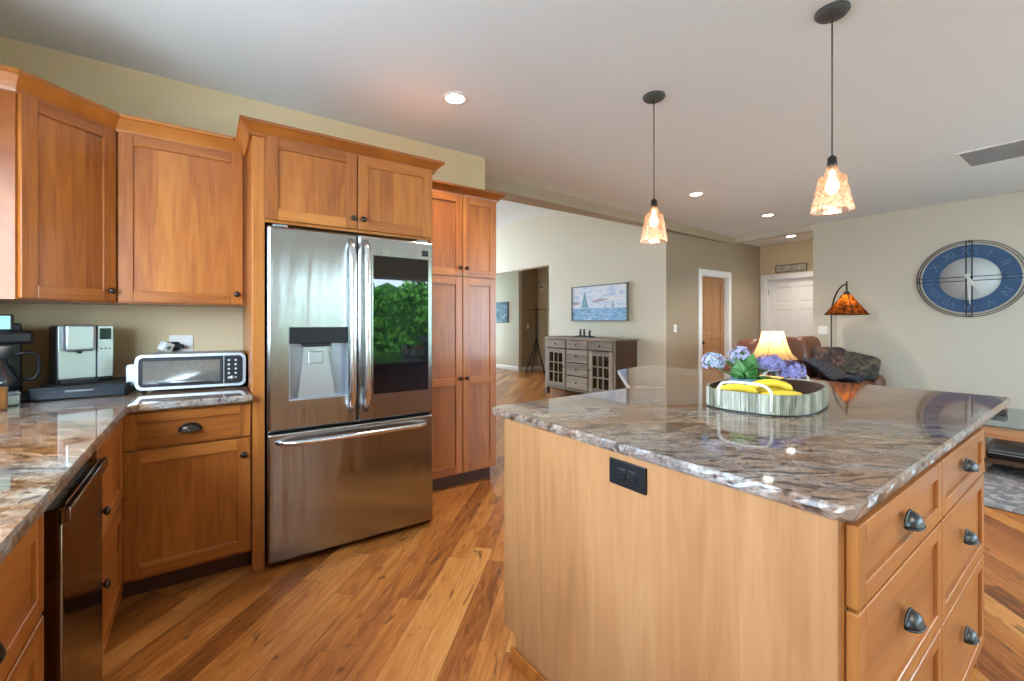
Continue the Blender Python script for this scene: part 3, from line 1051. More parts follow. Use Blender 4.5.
for i in range(n):
    j = (i + 1) % n
    fs += [(i, j, n + j, n + i), (i, 2 * n + i, 2 * n + j, j), (n + i, n + j, 3 * n + j, 3 * n + i)]
mb._mk(vs, fs); mb.build('face_frame', M['silver'], t)
mb = MB(); mb.prism_y(rrect(0.012, w - 0.012, 0.026, h - 0.012, 0.022), 0.005, 0.014); fp = mb.build('front_panel', M['black'], t)
mb = MB(); mb.box(0.032, 0.365, 0.002, 0.005, 0.045, h - 0.034)
toglass = pm('oven_window', (0.10, 0.105, 0.10), 0.06, spec=1.0, ior=1.9, var=0.3, coat=0.5)
mb.build('oven_window', toglass, fp)
mb = MB(); mb.box(0.380, 0.383, 0.002, 0.006, 0.03, h - 0.016); mb.build('divider', M['silver'], fp)
icon = pm('key_icons', (0.5, 0.55, 0.6), 0.5, var=0.1)
for r_ in range(5):
    for c_ in range(2):
        mb = MB(); mb.cyl((0.405 + c_ * 0.032, 0.0035, h - 0.04 - r_ * 0.024), 0.006, 0.002, 10, axis='y'); mb.build('button', icon, fp)
mb = MB(); mb.lathe([(0.011, 0.004), (0.011, -0.008), (0, -0.009)], (0.421, 0, 0.06), 16, axis='y'); mb.build('dial', M['silver'], fp)
mb = MB(); mb.prism_y(rrect(-0.045, -0.004, 0.035, h - 0.05, 0.014), 0.05, 0.12); mb.build('side_tray_handle', M['silver'], t)
mb = MB(); mb.tube([(0.10, -0.012, 0.052), (0.20, -0.022, 0.052), (0.30, -0.012, 0.052)], 0.005, 8); mb.build('door_handle', M['silver'], fp)
for fx in (0.03, w - 0.03):
    for fy in (0.04, dp - 0.04):
        MB().cyl((fx, fy, 0), 0.012, 0.02, 10).build('foot', M['black'], t)

# pod drawer and single-serve brewer
t = thing('pod_drawer', 'low black coffee pod drawer under the silver brewer', 'drawer tray', (-0.665, 2.885, 0.914), R(0))
MB().box(0, 0.34, 0.01, 0.36, 0.0, 0.060, bev=0.004, seg=2).build('body', M['black'], t)
bg_ = pm('smoky_front', (0.02, 0.028, 0.035), 0.2, spec=0.4, var=0.4)
MB().box(0.008, 0.332, 0.0, 0.010, 0.006, 0.052, bev=0.002).build('drawer_front', bg_, t)
MB().box(0.12, 0.22, -0.008, 0.0, 0.036, 0.044, bev=0.002).build('pull', M['grey'], t)

t = thing('coffee_brewer', 'silver single-serve coffee brewer with a small screen', 'coffee maker', (-0.505, 3.06, 0.975), R(20))
t.scale = (0.9, 0.8, 1.0)
# local x -0.11..0.11, front -y
MB().box(-0.115, 0.115, 0.0, 0.21, 0.0, 0.285, bev=0.008, seg=2).build('reservoir_body', M['black'], t)
MB().box(-0.105, 0.045, -0.07, -0.0005, 0.0, 0.022, bev=0.004, seg=2).build('drip_tray', M['black'], t)
mb = MB(); mb.box(-0.108, 0.045, -0.008, 0.01, 0.022, 0.285, bev=0.003, seg=2); mb.build('back_plate', M['silver'], t)
mb = MB(); mb.box(-0.092, 0.030, -0.085, -0.008, 0.16, 0.292, bev=0.014, seg=3); mb.build('brew_head', M['silver'], t)
mb = MB(); mb.lathe([(0.012, 0.0), (0.009, -0.012), (0, -0.012)], (-0.03, -0.05, 0.16), 12); mb.build('nozzle', M['black'], t)
mb = MB(); mb.box(0.048, 0.118, -0.02, 0.02, 0.022, 0.287, bev=0.004, seg=2); cp = mb.build('control_column', M['silver'], t)
MB().box(0.058, 0.108, -0.023, -0.0195, 0.215, 0.272, bev=0.001).build('screen', bg_, cp)
for i in range(3):
    MB().box(0.060 + i * 0.018, 0.070 + i * 0.018, -0.0225, -0.0195, 0.165, 0.170).build('button', M['black'], cp)
MB().box(-0.10, 0.10, 0.21, 0.23, 0.01, 0.27, bev=0.006, seg=2).build('water_tank', bg_, t)

# drip coffee machine in the corner (cut by the frame edge)
t = thing('coffee_machine', 'black coffee machine with glass carafe and small lit screen at the left edge', 'coffee maker', (-0.80, 2.975, 0.914), R(25))
MB().box(-0.12, 0.12, -0.10, 0.14, 0.0, 0.03, bev=0.008, seg=2).build('base', M['black'], t)
MB().box(-0.11, 0.11, 0.06, 0.15, 0.03, 0.36, bev=0.01, seg=2).build('tower', M['black'], t)
mb = MB(); mb.box(-0.115, 0.115, -0.10, 0.15, 0.265, 0.325, bev=0.015, seg=3); hd = mb.build('brew_head', M['black'], t)
mb = MB(); mb.box(-0.01, 0.055, -0.075, -0.06, 0.325, 0.40, bev=0.004); sc_ = mb.build('display_housing', M['black'], t)
MB().box(0.002, 0.044, -0.0775, -0.0745, 0.333, 0.393).build('display', pm('lit_display', (0.1, 0.2, 0.22), 0.3, emit=(0.30, 0.62, 0.68), estr=0.9), sc_)
cgl = pm('carafe_glass', (0.03, 0.035, 0.04), 0.03, spec=1.0, trans=0.35, var=0.1)
MB().lathe([(0.0, 0.0), (0.055, 0.0), (0.082, 0.03), (0.085, 0.07), (0.065, 0.12), (0.045, 0.15), (0.05, 0.165), (0.0, 0.165)], (0, -0.03, 0.032), 24).build('carafe', cgl, t)
mb = MB(); mb.tube([(0.05, -0.05, 0.215), (0.11, -0.06, 0.225), (0.135, -0.062, 0.205), (0.137, -0.062, 0.13), (0.125, -0.06, 0.10), (0.083, -0.05, 0.095)], 0.008, 8); mb.build('carafe_handle', M['black'], t)
mb = MB(); mb.lathe([(0.05, 0.2), (0.062, 0.25), (0.062, 0.26), (0.0, 0.26)], (0, -0.03, 0.0), 20); mb.build('filter_basket', M['silver'], t)
# steel canister and wood block
t = thing('steel_canister', 'small flat steel tin beside the black pod drawer', 'tin', (-0.725, 2.845, 0.914), R(15))
MB().box(-0.045, 0.045, -0.035, 0.035, 0, 0.045, bev=0.006, seg=2).build('body', M['silver'], t)
MB().box(-0.047, 0.047, -0.037, 0.037, 0.045, 0.055, bev=0.004, seg=2).build('lid', M['grey'], t)
t = thing('wooden_crock', 'small round wooden crock at the left frame edge on the counter', 'crock', (-0.735, 2.70, 0.914))
cw = wood('crock_wood', 2, (0.20, 0.07, 0.015), (0.36, 0.15, 0.035), (0.5, 0.25, 0.08))
MB().lathe([(0, 0), (0.052, 0), (0.055, 0.01), (0.055, 0.085), (0.048, 0.085), (0.046, 0.015), (0, 0.015)], (0, 0, 0), 24).build('body', cw, t)
MB().lathe([(0, 0.0856), (0.056, 0.0856), (0.056, 0.093), (0.012, 0.097), (0.012, 0.112), (0, 0.114)], (0, 0, 0), 24).build('lid', cw, t)

# wall outlet behind toaster
t = thing('wall_outlet', 'white wall outlet with plugged-in adapter above the toaster oven', 'outlet', (-0.125, 3.33, 1.14))
MB().box(-0.058, 0.058, -0.006, 0, -0.06, 0.06, bev=0.002).build('plate', M['white'], t)
mb = MB(); mb.box(0.012, 0.046, -0.009, -0.006, -0.034, 0.034, bev=0.001); mb.build('receptacle', M['white'], t)
mb = MB(); mb.box(-0.05, -0.01, -0.03, -0.0065, -0.03, 0.02, bev=0.003); mb.build('plug', M['black'], t)
t = thing('plug_adapter', 'tilted white cube adapter plugged in above the toaster oven', 'adapter', (-0.195, 3.268, 1.135))
mb = MB(); mb.T = Matrix.Rotation(R(25), 4, 'Y') @ Matrix.Rotation(R(30), 4, 'Z'); mb.box(-0.028, 0.028, -0.028, 0.028, -0.028, 0.028, bev=0.007, seg=3); mb.build('body', M['white'], t)
mb = MB(); mb.T = Matrix.Rotation(R(25), 4, 'Y') @ Matrix.Rotation(R(30), 4, 'Z'); mb.cyl((0, -0.0295, 0), 0.012, 0.002, 14, axis='y'); mb.build('face_ring', M['grey'], t)
MB().box(-0.012, 0.085, 0.0, 0.031, -0.012, 0.012, bev=0.004).build('plug_arm', M['black'], t)

# ================================================================== TRAY, FLOWERS, FRUIT
TC = (1.915, 0.89)
t = thing('serving_tray', 'rounded galvanized and wood slatted tray with two white handles on the island', 'tray', (TC[0], TC[1], 0.9405), R(10))
def rr2(hx, hy, r, n=8):
    p = []
    for cx, cy, a in ((hx - r, -hy + r, -90), (hx - r, hy - r, 0), (-hx + r, hy - r, 90), (-hx + r, -hy + r, 180)):
        for i in range(n + 1):
            q = R(a + 90 * i / n); p.append((cx + r * math.cos(q), cy + r * math.sin(q)))
    return p
def stave_material():
    m, nt, b = newmat('whitewashed_staves')
    g = G(nt)
    x, y, z = g.xyz(g.coord())
    ang = g.m('ARCTAN2', g.m('MULTIPLY', y, 1.35), x)
    s_ = g.m('MULTIPLY', ang, 6.5)
    w_ = g.white(g.comb(g.m('FLOOR', s_), 2.0, 1.0))
    n_ = g.noise(g.comb(g.m('MULTIPLY', ang, 26.0), g.m('MULTIPLY', z, 9.0), w_), 1.0, 4, 0.6, 0.5)
    t_ = g.m('ADD', g.m('MULTIPLY', n_, 0.9), g.m('MULTIPLY', g.m('SUBTRACT', w_, 0.5), 0.3))
    c = g.ramp(t_, [(0.22, (0.09, 0.085, 0.055)), (0.42, (0.25, 0.24, 0.17)), (0.62, (0.44, 0.44, 0.36)), (0.85, (0.60, 0.61, 0.56))])
    e = g.m('LESS_THAN', g.m('FRACT', s_), 0.07)
    c = g.mix(g.m('MULTIPLY', e, 0.7), c, (0.07, 0.065, 0.05, 1))
    g.L.new(c, b.inputs['Base Color']); b.inputs['Roughness'].default_value = 0.6
    g.bump(b, g.m('SUBTRACT', n_, e), 0.4, 0.002)
    return m
mb = MB()
def sup(a_, b_, n_=48, p_=0.72):
    return [(a_ * math.copysign(abs(math.cos(2 * PI * k / n_)) ** p_, math.cos(2 * PI * k / n_)), b_ * math.copysign(abs(math.sin(2 * PI * k / n_)) ** p_, math.sin(2 * PI * k / n_))) for k in range(n_)]
ou = sup(0.282, 0.196, p_=0.66); inn = sup(0.271, 0.185, p_=0.66); n = len(ou)
prof = [(ou, 0.0), (ou, 0.076), (inn, 0.076), (inn, 0.012)]
vs = [(p[0], p[1], z_) for (rg, z_) in prof for p in rg]; fs = []
for k in range(3):
    for i in range(n):
        j = (i + 1) % n; fs.append((k * n + i, k * n + j, (k + 1) * n + j, (k + 1) * n + i))
fs.append(tuple(3 * n + i for i in range(n))); fs.append(tuple(reversed(range(n))))
F_ = mb._mk(vs, fs)
for q_ in F_[2 * n:3 * n + 1]: q_.material_index = 1
mb.build('staves', [stave_material(), pm('tray_lining', (0.10, 0.055, 0.035), 0.6, var=0.4, bscale=15)], t)
mb = MB(); mb.prism(sup(0.270, 0.184, p_=0.66), 0.012, 0.016); mb.build('tray_bottom', pm('dark_tray_wood', (0.055, 0.03, 0.02), 0.5, var=0.4, bscale=20), t)
mb = MB()
mb.sweep([(p[0] * 1.0, p[1]) for p in ou] + [ou[0]], [(0, 0.0), (0.002, 0), (0.002, 0.006), (0, 0.006)])
mb.build('hoop', M['iron'], t)
cream = pm('cream_enamel', (0.72, 0.70, 0.62), 0.4, var=0.08)
for sx in (-1, 1):
    mb = MB()
    def hp(q):
        c_, s_ = math.cos(q), math.sin(q)
        return (sx * 0.287 * abs(c_) ** 0.66, 0.201 * math.copysign(abs(s_) ** 0.66, s_))
    qs = [-0.30 + 0.60 * k / 8 for k in range(9)]
    e0, e1 = hp(qs[0]), hp(qs[-1])
    pts = [(e0[0], e0[1], 0.018), (e0[0], e0[1], 0.075)]
    for k, q in enumerate(qs):
        x_, y_ = hp(q)
        pts.append((x_ + sx * 0.006, y_, 0.088 + 0.026 * math.sin(PI * k / 8) ** 0.4))
    pts += [(e1[0], e1[1], 0.075), (e1[0], e1[1], 0.018)]
    mb.tube(pts, 0.0055, 8); mb.build('handle', cream, t)

# hydrangeas in a low glass vase
vase = thing('flower_vase', 'low blue glass bowl vase holding the hydrangeas in the tray', 'vase', (1.885, 0.962, 0.957))
vgl = pm('blue_glass', (0.25, 0.42, 0.55), 0.05, spec=0.8, trans=0.5, var=0.1)
MB().lathe([(0, 0), (0.045, 0), (0.07, 0.02), (0.075, 0.05), (0.06, 0.085), (0.057, 0.085), (0.07, 0.05), (0.066, 0.022), (0.04, 0.004), (0, 0.004)], (0, 0, 0), 24).build('bowl', vgl, vase)
petal_mats = [pm('petal_pale', (0.40, 0.44, 0.58), 0.7, var=0.2, bscale=120), pm('petal_lilac', (0.42, 0.42, 0.60), 0.7, var=0.2, bscale=120), pm('petal_violet', (0.25, 0.23, 0.47), 0.7, var=0.25, bscale=120)]
leafm = pm('hydrangea_leaf', (0.06, 0.21, 0.045), 0.45, var=0.35, bscale=40)
leafp = pm('pale_leaf', (0.20, 0.42, 0.16), 0.45, var=0.3, bscale=40)
stemm = pm('green_stem', (0.10, 0.20, 0.05), 0.6, var=0.2)


def blossom(c, rx, rz, mat, label, n=120, seed=1):
    rnd = random.Random(seed)
    t = thing('hydrangea', label, 'flower', (c[0], c[1], c[2]))
    mb = MB()
    ga = PI * (3 - math.sqrt(5))
    for i in range(n):
        zz = 1 - 2 * (i + 0.5) / n
        if zz < -0.5 or rnd.random() < 0.12: continue
        rr_ = math.sqrt(1 - zz * zz); a = i * ga
        nrm = Vector((rr_ * math.cos(a), rr_ * math.sin(a), zz))
        k = 1 + rnd.uniform(-0.22, 0.18)
        p = Vector((nrm.x * rx * k, nrm.y * rx * k, nrm.z * rz * k))
        u = nrm.orthogonal().normalized(); v = nrm.cross(u)
        q = rnd.uniform(0, PI)
        s_ = 0.0085 * rnd.uniform(0.8, 1.35)
        for kk in range(4):
            aa = q + kk * PI / 2
            d = u * math.cos(aa) + v * math.sin(aa); e = nrm.cross(d)
            vs = [p, p + d * s_ * 0.7 + e * s_ * 0.55 + nrm * 0.0025, p + d * s_ * 1.35 + nrm * 0.001, p + d * s_ * 0.7 - e * s_ * 0.55 + nrm * 0.0025]
            mb._mk([tuple(x_) for x_ in vs], [(0, 1, 2, 3)])
    mb.build('petals', mat, t)
    MB().ball((0, 0, 0), rx * 0.62, rx * 0.62, rz * 0.6, 12).build('flower_head', stemm, t)
    # stem into the vase
    vx, vy, vz = 1.885 - c[0], 0.962 - c[1], 0.975 - c[2]
    mb = MB(); mb.tube([(0, 0, -rz * 0.5), (vx * 0.5, vy * 0.5, max(vz * 0.45, -rz * 1.3)), (vx * 0.9, vy * 0.9, vz * 0.6), (vx, vy, vz)], 0.0028, 6); mb.build('stem', stemm, t)
    return t


blossom((1.765, 1.035, 1.108), 0.042, 0.038, petal_mats[0], 'pale blue hydrangea head at the left end of the bouquet', seed=2)
blossom((1.955, 1.02, 1.120), 0.045, 0.045, petal_mats[1], 'pale lilac hydrangea head in the middle of the bouquet behind the leaf', seed=3)
blossom((1.975, 0.905, 1.098), 0.058, 0.036, petal_mats[2], 'large violet hydrangea head in front of the table lamp', n=150, seed=4)
blossom((2.03, 0.84, 1.068), 0.045, 0.040, petal_mats[2], 'violet hydrangea head at the right end of the bouquet', seed=5)


def leaf_mesh(mb, base_, tip, width, droop=0.01, n=7):
    B_, T_ = Vector(base_), Vector(tip)
    ax = (T_ - B_)
    side = ax.cross(Vector((0, 0, 1)))
    if side.length < 1e-4: side = Vector((1, 0, 0))
    side.normalize()
    # face the blade partly sideways so it reads from the front
    up = side.cross(ax).normalized()
    vs = []; fs = []
    for i in range(n + 1):
        u = i / n
        w_ = width * (math.sin(PI * min(1, u * 1.02)) ** 0.75) * (1.15 - 0.4 * u)
        c = B_ + ax * u - Vector((0, 0, 1)) * droop * u * u
        vs += [c - side * w_ + up * w_ * 0.25, c, c + side * w_ + up * w_ * 0.25]
    for i in range(n):
        k = i * 3
        fs += [(k, k + 1, k + 4, k + 3), (k + 1, k + 2, k + 5, k + 4)]
    mb._mk([tuple(v) for v in vs], fs, 0, True)


t = thing('hydrangea_foliage', 'dark and pale green hydrangea leaves spreading from the vase', 'leaves', (1.885, 0.962, 1.03))
LV = [((-0.01, 0.02, 0.0), (-0.10, 0.04, 0.05), 0.028, 0), ((0, 0, 0.01), (0.05, -0.01, 0.125), 0.036, 0), ((0.0, -0.01, 0), (-0.045, -0.06, 0.06), 0.032, 0),
      ((0.01, -0.01, 0.0), (-0.015, -0.10, 0.015), 0.034, 1), ((0, 0.01, 0.0), (-0.03, 0.02, 0.10), 0.030, 0), ((-0.02, 0.01, 0.01), (-0.07, 0.0, 0.085), 0.030, 1),
      ((0.02, 0, 0.0), (0.02, -0.10, 0.03), 0.032, 0), ((0, 0.02, 0), (0.06, 0.08, 0.06), 0.03, 0), ((-0.01, 0, 0), (-0.09, -0.02, 0.03), 0.026, 0), ((0.02, 0, 0), (0.03, -0.05, 0.085), 0.024, 1),
      ((0, 0, 0), (-0.06, 0.05, 0.10), 0.026, 0), ((0.0, 0.0, 0), (0.0, -0.05, 0.05), 0.03, 0), ((0.0, 0.0, 0), (0.10, -0.08, 0.02), 0.03, 0)]
rl = random.Random(11)
for k in range(30):
    a = rl.uniform(0, 2 * PI); r_ = rl.uniform(0.06, 0.13)
    LV.append(((rl.uniform(-0.05, 0.05), rl.uniform(-0.03, 0.03), rl.uniform(0.0, 0.04)), (r_ * math.cos(a), r_ * math.sin(a) * 0.8, rl.uniform(0.0, 0.12)), rl.uniform(0.013, 0.024), rl.choice((0, 0, 1))))
for (a, b, w_, k) in LV:
    mb = MB(); leaf_mesh(mb, a, b, w_); o = mb.build('leaf', leafp if k else leafm, t)
    md = o.modifiers.new('s', 'SOLIDIFY'); md.thickness = 0.0008


def banana(loc, rz, tilt, label, L=0.19, curv=1.3, m=None):
    t = thing('banana', label, 'banana', loc, rz, 'bananas in the tray')
    pts = []; rs = []
    n = 18
    Rr = L / curv
    for i in range(n + 1):
        u = i / n; a = (u - 0.5) * curv
        pts.append((Rr * math.sin(a), -Rr * (math.cos(a) - math.cos(curv / 2)) * math.cos(tilt), Rr * (math.cos(a) - math.cos(curv / 2)) * math.sin(tilt) + 0.019))
        k = min(u * 7, (1 - u) * 9, 1.0)
        rs.append(0.0185 * (0.28 + 0.72 * math.sin(min(1, k) * PI / 2)))
    mb = MB(); mb.tube(pts, rs, 6); o = mb.build('fruit', m or bmat, t)
    sd = o.modifiers.new('s', 'SUBSURF'); sd.levels = 1; sd.render_levels = 2
    e = Vector(pts[-1]); d = (e - Vector(pts[-2])).normalized()
    mb = MB(); mb.tube([tuple(e - d * 0.003), tuple(e + d * 0.018), tuple(e + d * 0.026)], [0.0055, 0.005, 0.006], 6); mb.build('stem_end', pm('banana_stem', (0.30, 0.26, 0.05), 0.6, var=0.3), t)
    return t


bmat = pm('banana_yellow', (0.86, 0.60, 0.045), 0.42, var=0.12, bscale=25)
banana((1.735, 0.925, 0.975), R(-48), R(65), 'leftmost yellow banana lying in the tray behind the handle', 0.17)
banana((1.835, 0.845, 0.990), R(-40), R(75), 'topmost yellow banana in the tray under the violet hydrangea', 0.19)
banana((1.862, 0.870, 0.965), R(-36), R(60), 'yellow banana at the back of the bunch in the tray', 0.19)
banana((1.838, 0.805, 0.968), R(-38), R(25), 'lowest and nearest yellow banana in the tray', 0.18)

# ================================================================== LIVING AREA
leather = pm('brown_leather', (0.135, 0.043, 0.019), 0.42, bump=0.25, bscale=90, var=0.3)


def soft(mb, x0, x1, y0, y1, z0, z1, r=0.07, mi=0, puff=0.0):
    mb.box(x0, x1, y0, y1, z0, z1, mi, bev=r, seg=5)


def cushion(mb, c, sx, sy, sz, T=None, p=0.55):
    """puffy square pillow, superellipsoid"""
    old = mb.T
    mb.T = (Matrix.Translation(c) @ (T or Matrix.Identity(4)))
    mb.ball((0, 0, 0), sx, sy, sz, 28, 0, power=p)
    mb.T = old


t = thing('sofa', 'brown leather sofa with high rounded back cushions', 'sofa', (5.04, 1.93, 0))
mb = MB(); soft(mb, 0.0, 2.22, 0.05, 0.98, 0.08, 0.42, 0.05); soft(mb, 0.0, 2.22, 0.72, 1.0, 0.1, 0.80, 0.06); mb.build('base_frame', leather, t)
for k in range(3):
    x0 = 0.25 + k * 0.62
    mb = MB(); soft(mb, x0, x0 + 0.58, 0.02, 0.72, 0.40, 0.54, 0.06); mb.build('seat_cushion', leather, t)
    mb = MB(); cushion(mb, (x0 + 0.29 + (0.02 if k == 2 else 0), 0.75, 0.80), 0.30, 0.155, 0.285, Matrix.Rotation(R(-8), 4, 'X'), 0.42); mb.build('back_cushion', leather, t)
for x0 in (-0.02, 2.00):
    mb = MB(); soft(mb, x0, x0 + 0.26, -0.05, 0.95, 0.06, 0.61, 0.10); mb.build('armrest', leather, t)
for (fx, fy) in ((0.1, 0.12), (2.1, 0.12), (0.1, 0.9), (2.1, 0.9)):
    MB().cyl((fx, fy, 0), 0.03, 0.085, 10).build('leg', M['black'], t)


def plaid_material(name, c1, c2, c3, sc=9):
    m, nt, b = newmat(name)
    g = G(nt)
    v = g.coord()
    n1 = g.noise(v, sc, 3, 0.6, 1.0); n2 = g.noise(v, sc * 2.3, 3, 0.6, 0.5)
    c = g.ramp(n1, [(0.35, c1), (0.5, c2), (0.62, c3)])
    c = g.mix(g.m('MULTIPLY', n2, 0.5), c, (*c1, 1))
    g.L.new(c, b.inputs['Base Color']); b.inputs['Roughness'].default_value = 0.85
    return m


plaid = plaid_material('dark_tapestry', (0.012, 0.010, 0.012), (0.06, 0.028, 0.02), (0.16, 0.075, 0.05))
navy = plaid_material('navy_knit', (0.006, 0.007, 0.012), (0.016, 0.018, 0.028), (0.06, 0.065, 0.08), 40)
mb = MB(); cushion(mb, (0, 0, 0), 0.26, 0.08, 0.22, Matrix.Rotation(R(-34), 4, 'X'), 0.38)
tag(mb.build('throw_pillow', plaid, loc=(6.88, 2.36, 0.74), rot=(0, 0, R(-30))), 'tapestry throw pillow propped on the sofa against the right arm', 'pillow', 'sofa pillows')
mb = MB(); cushion(mb, (0, 0, 0), 0.20, 0.065, 0.19, Matrix.Rotation(R(-42), 4, 'X') @ Matrix.Rotation(R(18), 4, 'Y'), 0.36)
tag(mb.build('throw_pillow', plaid_material('olive_tapestry', (0.012, 0.014, 0.014), (0.055, 0.045, 0.032), (0.13, 0.085, 0.06), 9), loc=(7.03, 2.10, 0.70), rot=(0, 0, R(-58))), 'smaller olive throw pillow standing over the sofa right arm', 'pillow', 'sofa pillows')
# draped knit blanket
mb = MB()
vs = []; fs = []; nu, nv = 16, 10
for i in range(nu + 1):
    for j in range(nv + 1):
        u, v = i / nu, j / nv
        x_ = 6.22 + 0.42 * u + 0.04 * math.sin(v * 5)
        y_ = 2.46 - 0.58 * v
        z_ = 0.75 - 0.18 * min(1, v * 1.6) ** 0.8 + 0.028 * math.sin(u * 19 + v * 9) - 0.02 * math.sin(v * PI)
        vs.append((x_, y_, z_ + 0.03))
for i in range(nu):
    for j in range(nv):
        p = i * (nv + 1) + j; fs.append((p, p + 1, p + nv + 2, p + nv + 1))
mb._mk(vs, fs, 0, True)
o = mb.build('throw_blanket', navy); md = o.modifiers.new('s', 'SOLIDIFY'); md.thickness = 0.025
tag(o, 'dark navy knit blanket draped over the sofa seat and back', 'blanket')

# end table with lamp
t = thing('end_table', 'small dark wood end table carrying the table lamp', 'side table', (4.46, 2.02, 0))
MB().box(-0.25, 0.25, -0.25, 0.25, 0.53, 0.56, bev=0.005).build('table_top', barndark, t)
MB().box(-0.22, 0.22, -0.22, 0.22, 0.46, 0.53).build('apron', barndark, t)
for sx in (-1, 1):
    for sy in (-1, 1):
        MB().box(sx * 0.22 - 0.02, sx * 0.22 + 0.02, sy * 0.22 - 0.02, sy * 0.22 + 0.02, 0, 0.529).build('leg', barndark, t)
t = thing('table_lamp', 'lit table lamp with a cream flared shade seen behind the hydrangeas', 'lamp', (4.46, 2.02, 0.5605))
MB().lathe([(0, 0), (0.09, 0), (0.09, 0.02), (0.03, 0.04), (0.06, 0.12), (0.07, 0.2), (0.03, 0.29), (0.015, 0.33), (0.012, 0.46), (0, 0.46)], (0, 0, 0), 20).build('base', M['bronze'], t)


def shade_material(name, col, tcol, k=0.65):
    m, nt, b = newmat(name)
    g = G(nt)
    di = g.N.new('ShaderNodeBsdfDiffuse'); di.inputs[0].default_value = (*col, 1)
    tl = g.N.new('ShaderNodeBsdfTranslucent'); tl.inputs[0].default_value = (*tcol, 1)
    nz = g.noise(g.coord(), 14, 3)
    c = g.mix(g.ramp(nz, [(0.40, (0, 0, 0)), (0.62, (1, 1, 1))]) if k > 0.7 else g.m('MULTIPLY', nz, 0.5), (*tcol, 1), (*[q * (0.12 if k > 0.7 else 0.6) for q in tcol], 1)); g.L.new(c, tl.inputs[0])
    mx = g.N.new('ShaderNodeMixShader'); mx.inputs[0].default_value = k
    g.L.new(di.outputs[0], mx.inputs[1]); g.L.new(tl.outputs[0], mx.inputs[2]); g.L.new(mx.outputs[0], g.N['Material Output'].inputs[0])
    return m


mb = MB()
seg = 32; prof = [(0.090, 0.632), (0.100, 0.59), (0.125, 0.50), (0.160, 0.42), (0.205, 0.372)]
mb.lathe(prof, (0, 0, 0), seg)
fcs = [f for f in mb.bm.faces if len(f.verts) > 4]
bmesh.ops.delete(mb.bm, geom=fcs, context='FACES')
mb.build('lamp_shade', shade_material('cream_shade', (0.62, 0.46, 0.27), (1.0, 0.66, 0.30)), t)
mb = MB()
for k in range(6):
    a = k * PI / 3 + 0.2
    mb.tube([((r_ + 0.002) * math.cos(a), (r_ + 0.002) * math.sin(a), z_) for r_, z_ in prof], 0.0025, 5)
mb.build('shade_ribs', M['bronze'], t)
MB().lathe([(0, 0.40), (0.02, 0.41), (0.032, 0.45), (0.03, 0.48), (0.014, 0.52), (0, 0.52)], (0, 0, 0.0), 14).build('bulb', bulb_m, t)
l = bpy.data.lights.new('lamp_glow', 'POINT'); l.energy = 6; l.color = (1, 0.66, 0.36); l.shadow_soft_size = 0.035
o = bpy.data.objects.new('lamp_glow', l); COL.objects.link(o); o.location = (4.46, 2.02, 1.125)

# arc floor lamp with amber mica shade
t = thing('floor_lamp', 'bronze arched floor lamp with a wide amber cone shade', 'lamp', (7.375, 2.54, 0))
MB().lathe([(0, 0), (0.062, 0), (0.062, 0.02), (0.02, 0.035), (0, 0.035)], (0, 0, 0), 24).build('base', M['bronze'], t)
mb = MB()
sx_, sy_ = -0.24, -0.26
pts = [(0, 0, 0.03), (0, 0, 0.8), (0, 0, 1.36)]
for k in range(1, 9):
    a = (PI / 2) * k / 8
    pts.append((sx_ * (1 - math.cos(a)), sy_ * (1 - math.cos(a)), 1.36 + 0.44 * math.sin(a)))
mb.tube(pts, 0.010, 8); mb.build('pole', M['bronze'], t)
MB().lathe([(0.010, 0.18), (0.012, 0.05), (0.03, 0.03), (0.045, 0.0), (0, 0.0)], (sx_, sy_, 1.66), 14).build('socket', M['bronze'], t)
mb = MB(); prof = [(0.045, 1.66), (0.10, 1.575), (0.185, 1.465), (0.250, 1.385)]
mb.lathe(prof, (sx_, sy_, 0), 32)
bmesh.ops.delete(mb.bm, geom=[f for f in mb.bm.faces if len(f.verts) > 4], context='FACES')
mb.build('lamp_shade', shade_material('amber_mica', (0.10, 0.022, 0.010), (0.95, 0.30, 0.04), 0.75), t)
mb = MB()
for k in range(4):
    a = k * PI / 2 + R(215)
    mb.tube([(sx_ + (r_ + 0.003) * math.cos(a), sy_ + (r_ + 0.003) * math.sin(a), z_) for r_, z_ in prof], 0.006, 5)
mb.tube([(sx_ + 0.251 * math.cos(R(10 * k)), sy_ + 0.251 * math.sin(R(10 * k)), 1.384) for k in range(36)], 0.005, 6, closed=True)
mb.build('shade_frame', M['bronze'], t)
MB().ball((sx_, sy_, 1.59), 0.025, 0.025, 0.035, 12).build('bulb', bulb_m, t)
l = bpy.data.lights.new('floor_lamp_glow', 'POINT'); l.energy = 0.9; l.color = (1, 0.72, 0.4); l.shadow_soft_size = 0.04
o = bpy.data.objects.new('floor_lamp_glow', l); COL.objects.link(o); o.location = (7.375 + sx_, 2.54 + sy_, 1.56)

# wall clock
t = thing('wall_clock', 'large round skeleton wall clock with blue ring and roman numerals', 'clock', (WX - 0.002, 1.16, 1.797), R(-90))
t.scale = (1.03, 1, 1.0)
# local: x along the wall, y=0 wall, front -y
clock_blue = pm('clock_blue', (0.016, 0.065, 0.16), 0.5, var=0.3, bscale=8)
clock_pale = pm('clock_pale', (0.50, 0.52, 0.52), 0.5, var=0.05, bscale=8)


def ring(mb, r0, r1, y0, y1, seg=64):
    mb.lathe([(r0, y0), (r1, y0), (r1, y1), (r0, y1)], (0, 0, 0), seg, axis='y', closed=True, smooth=False)


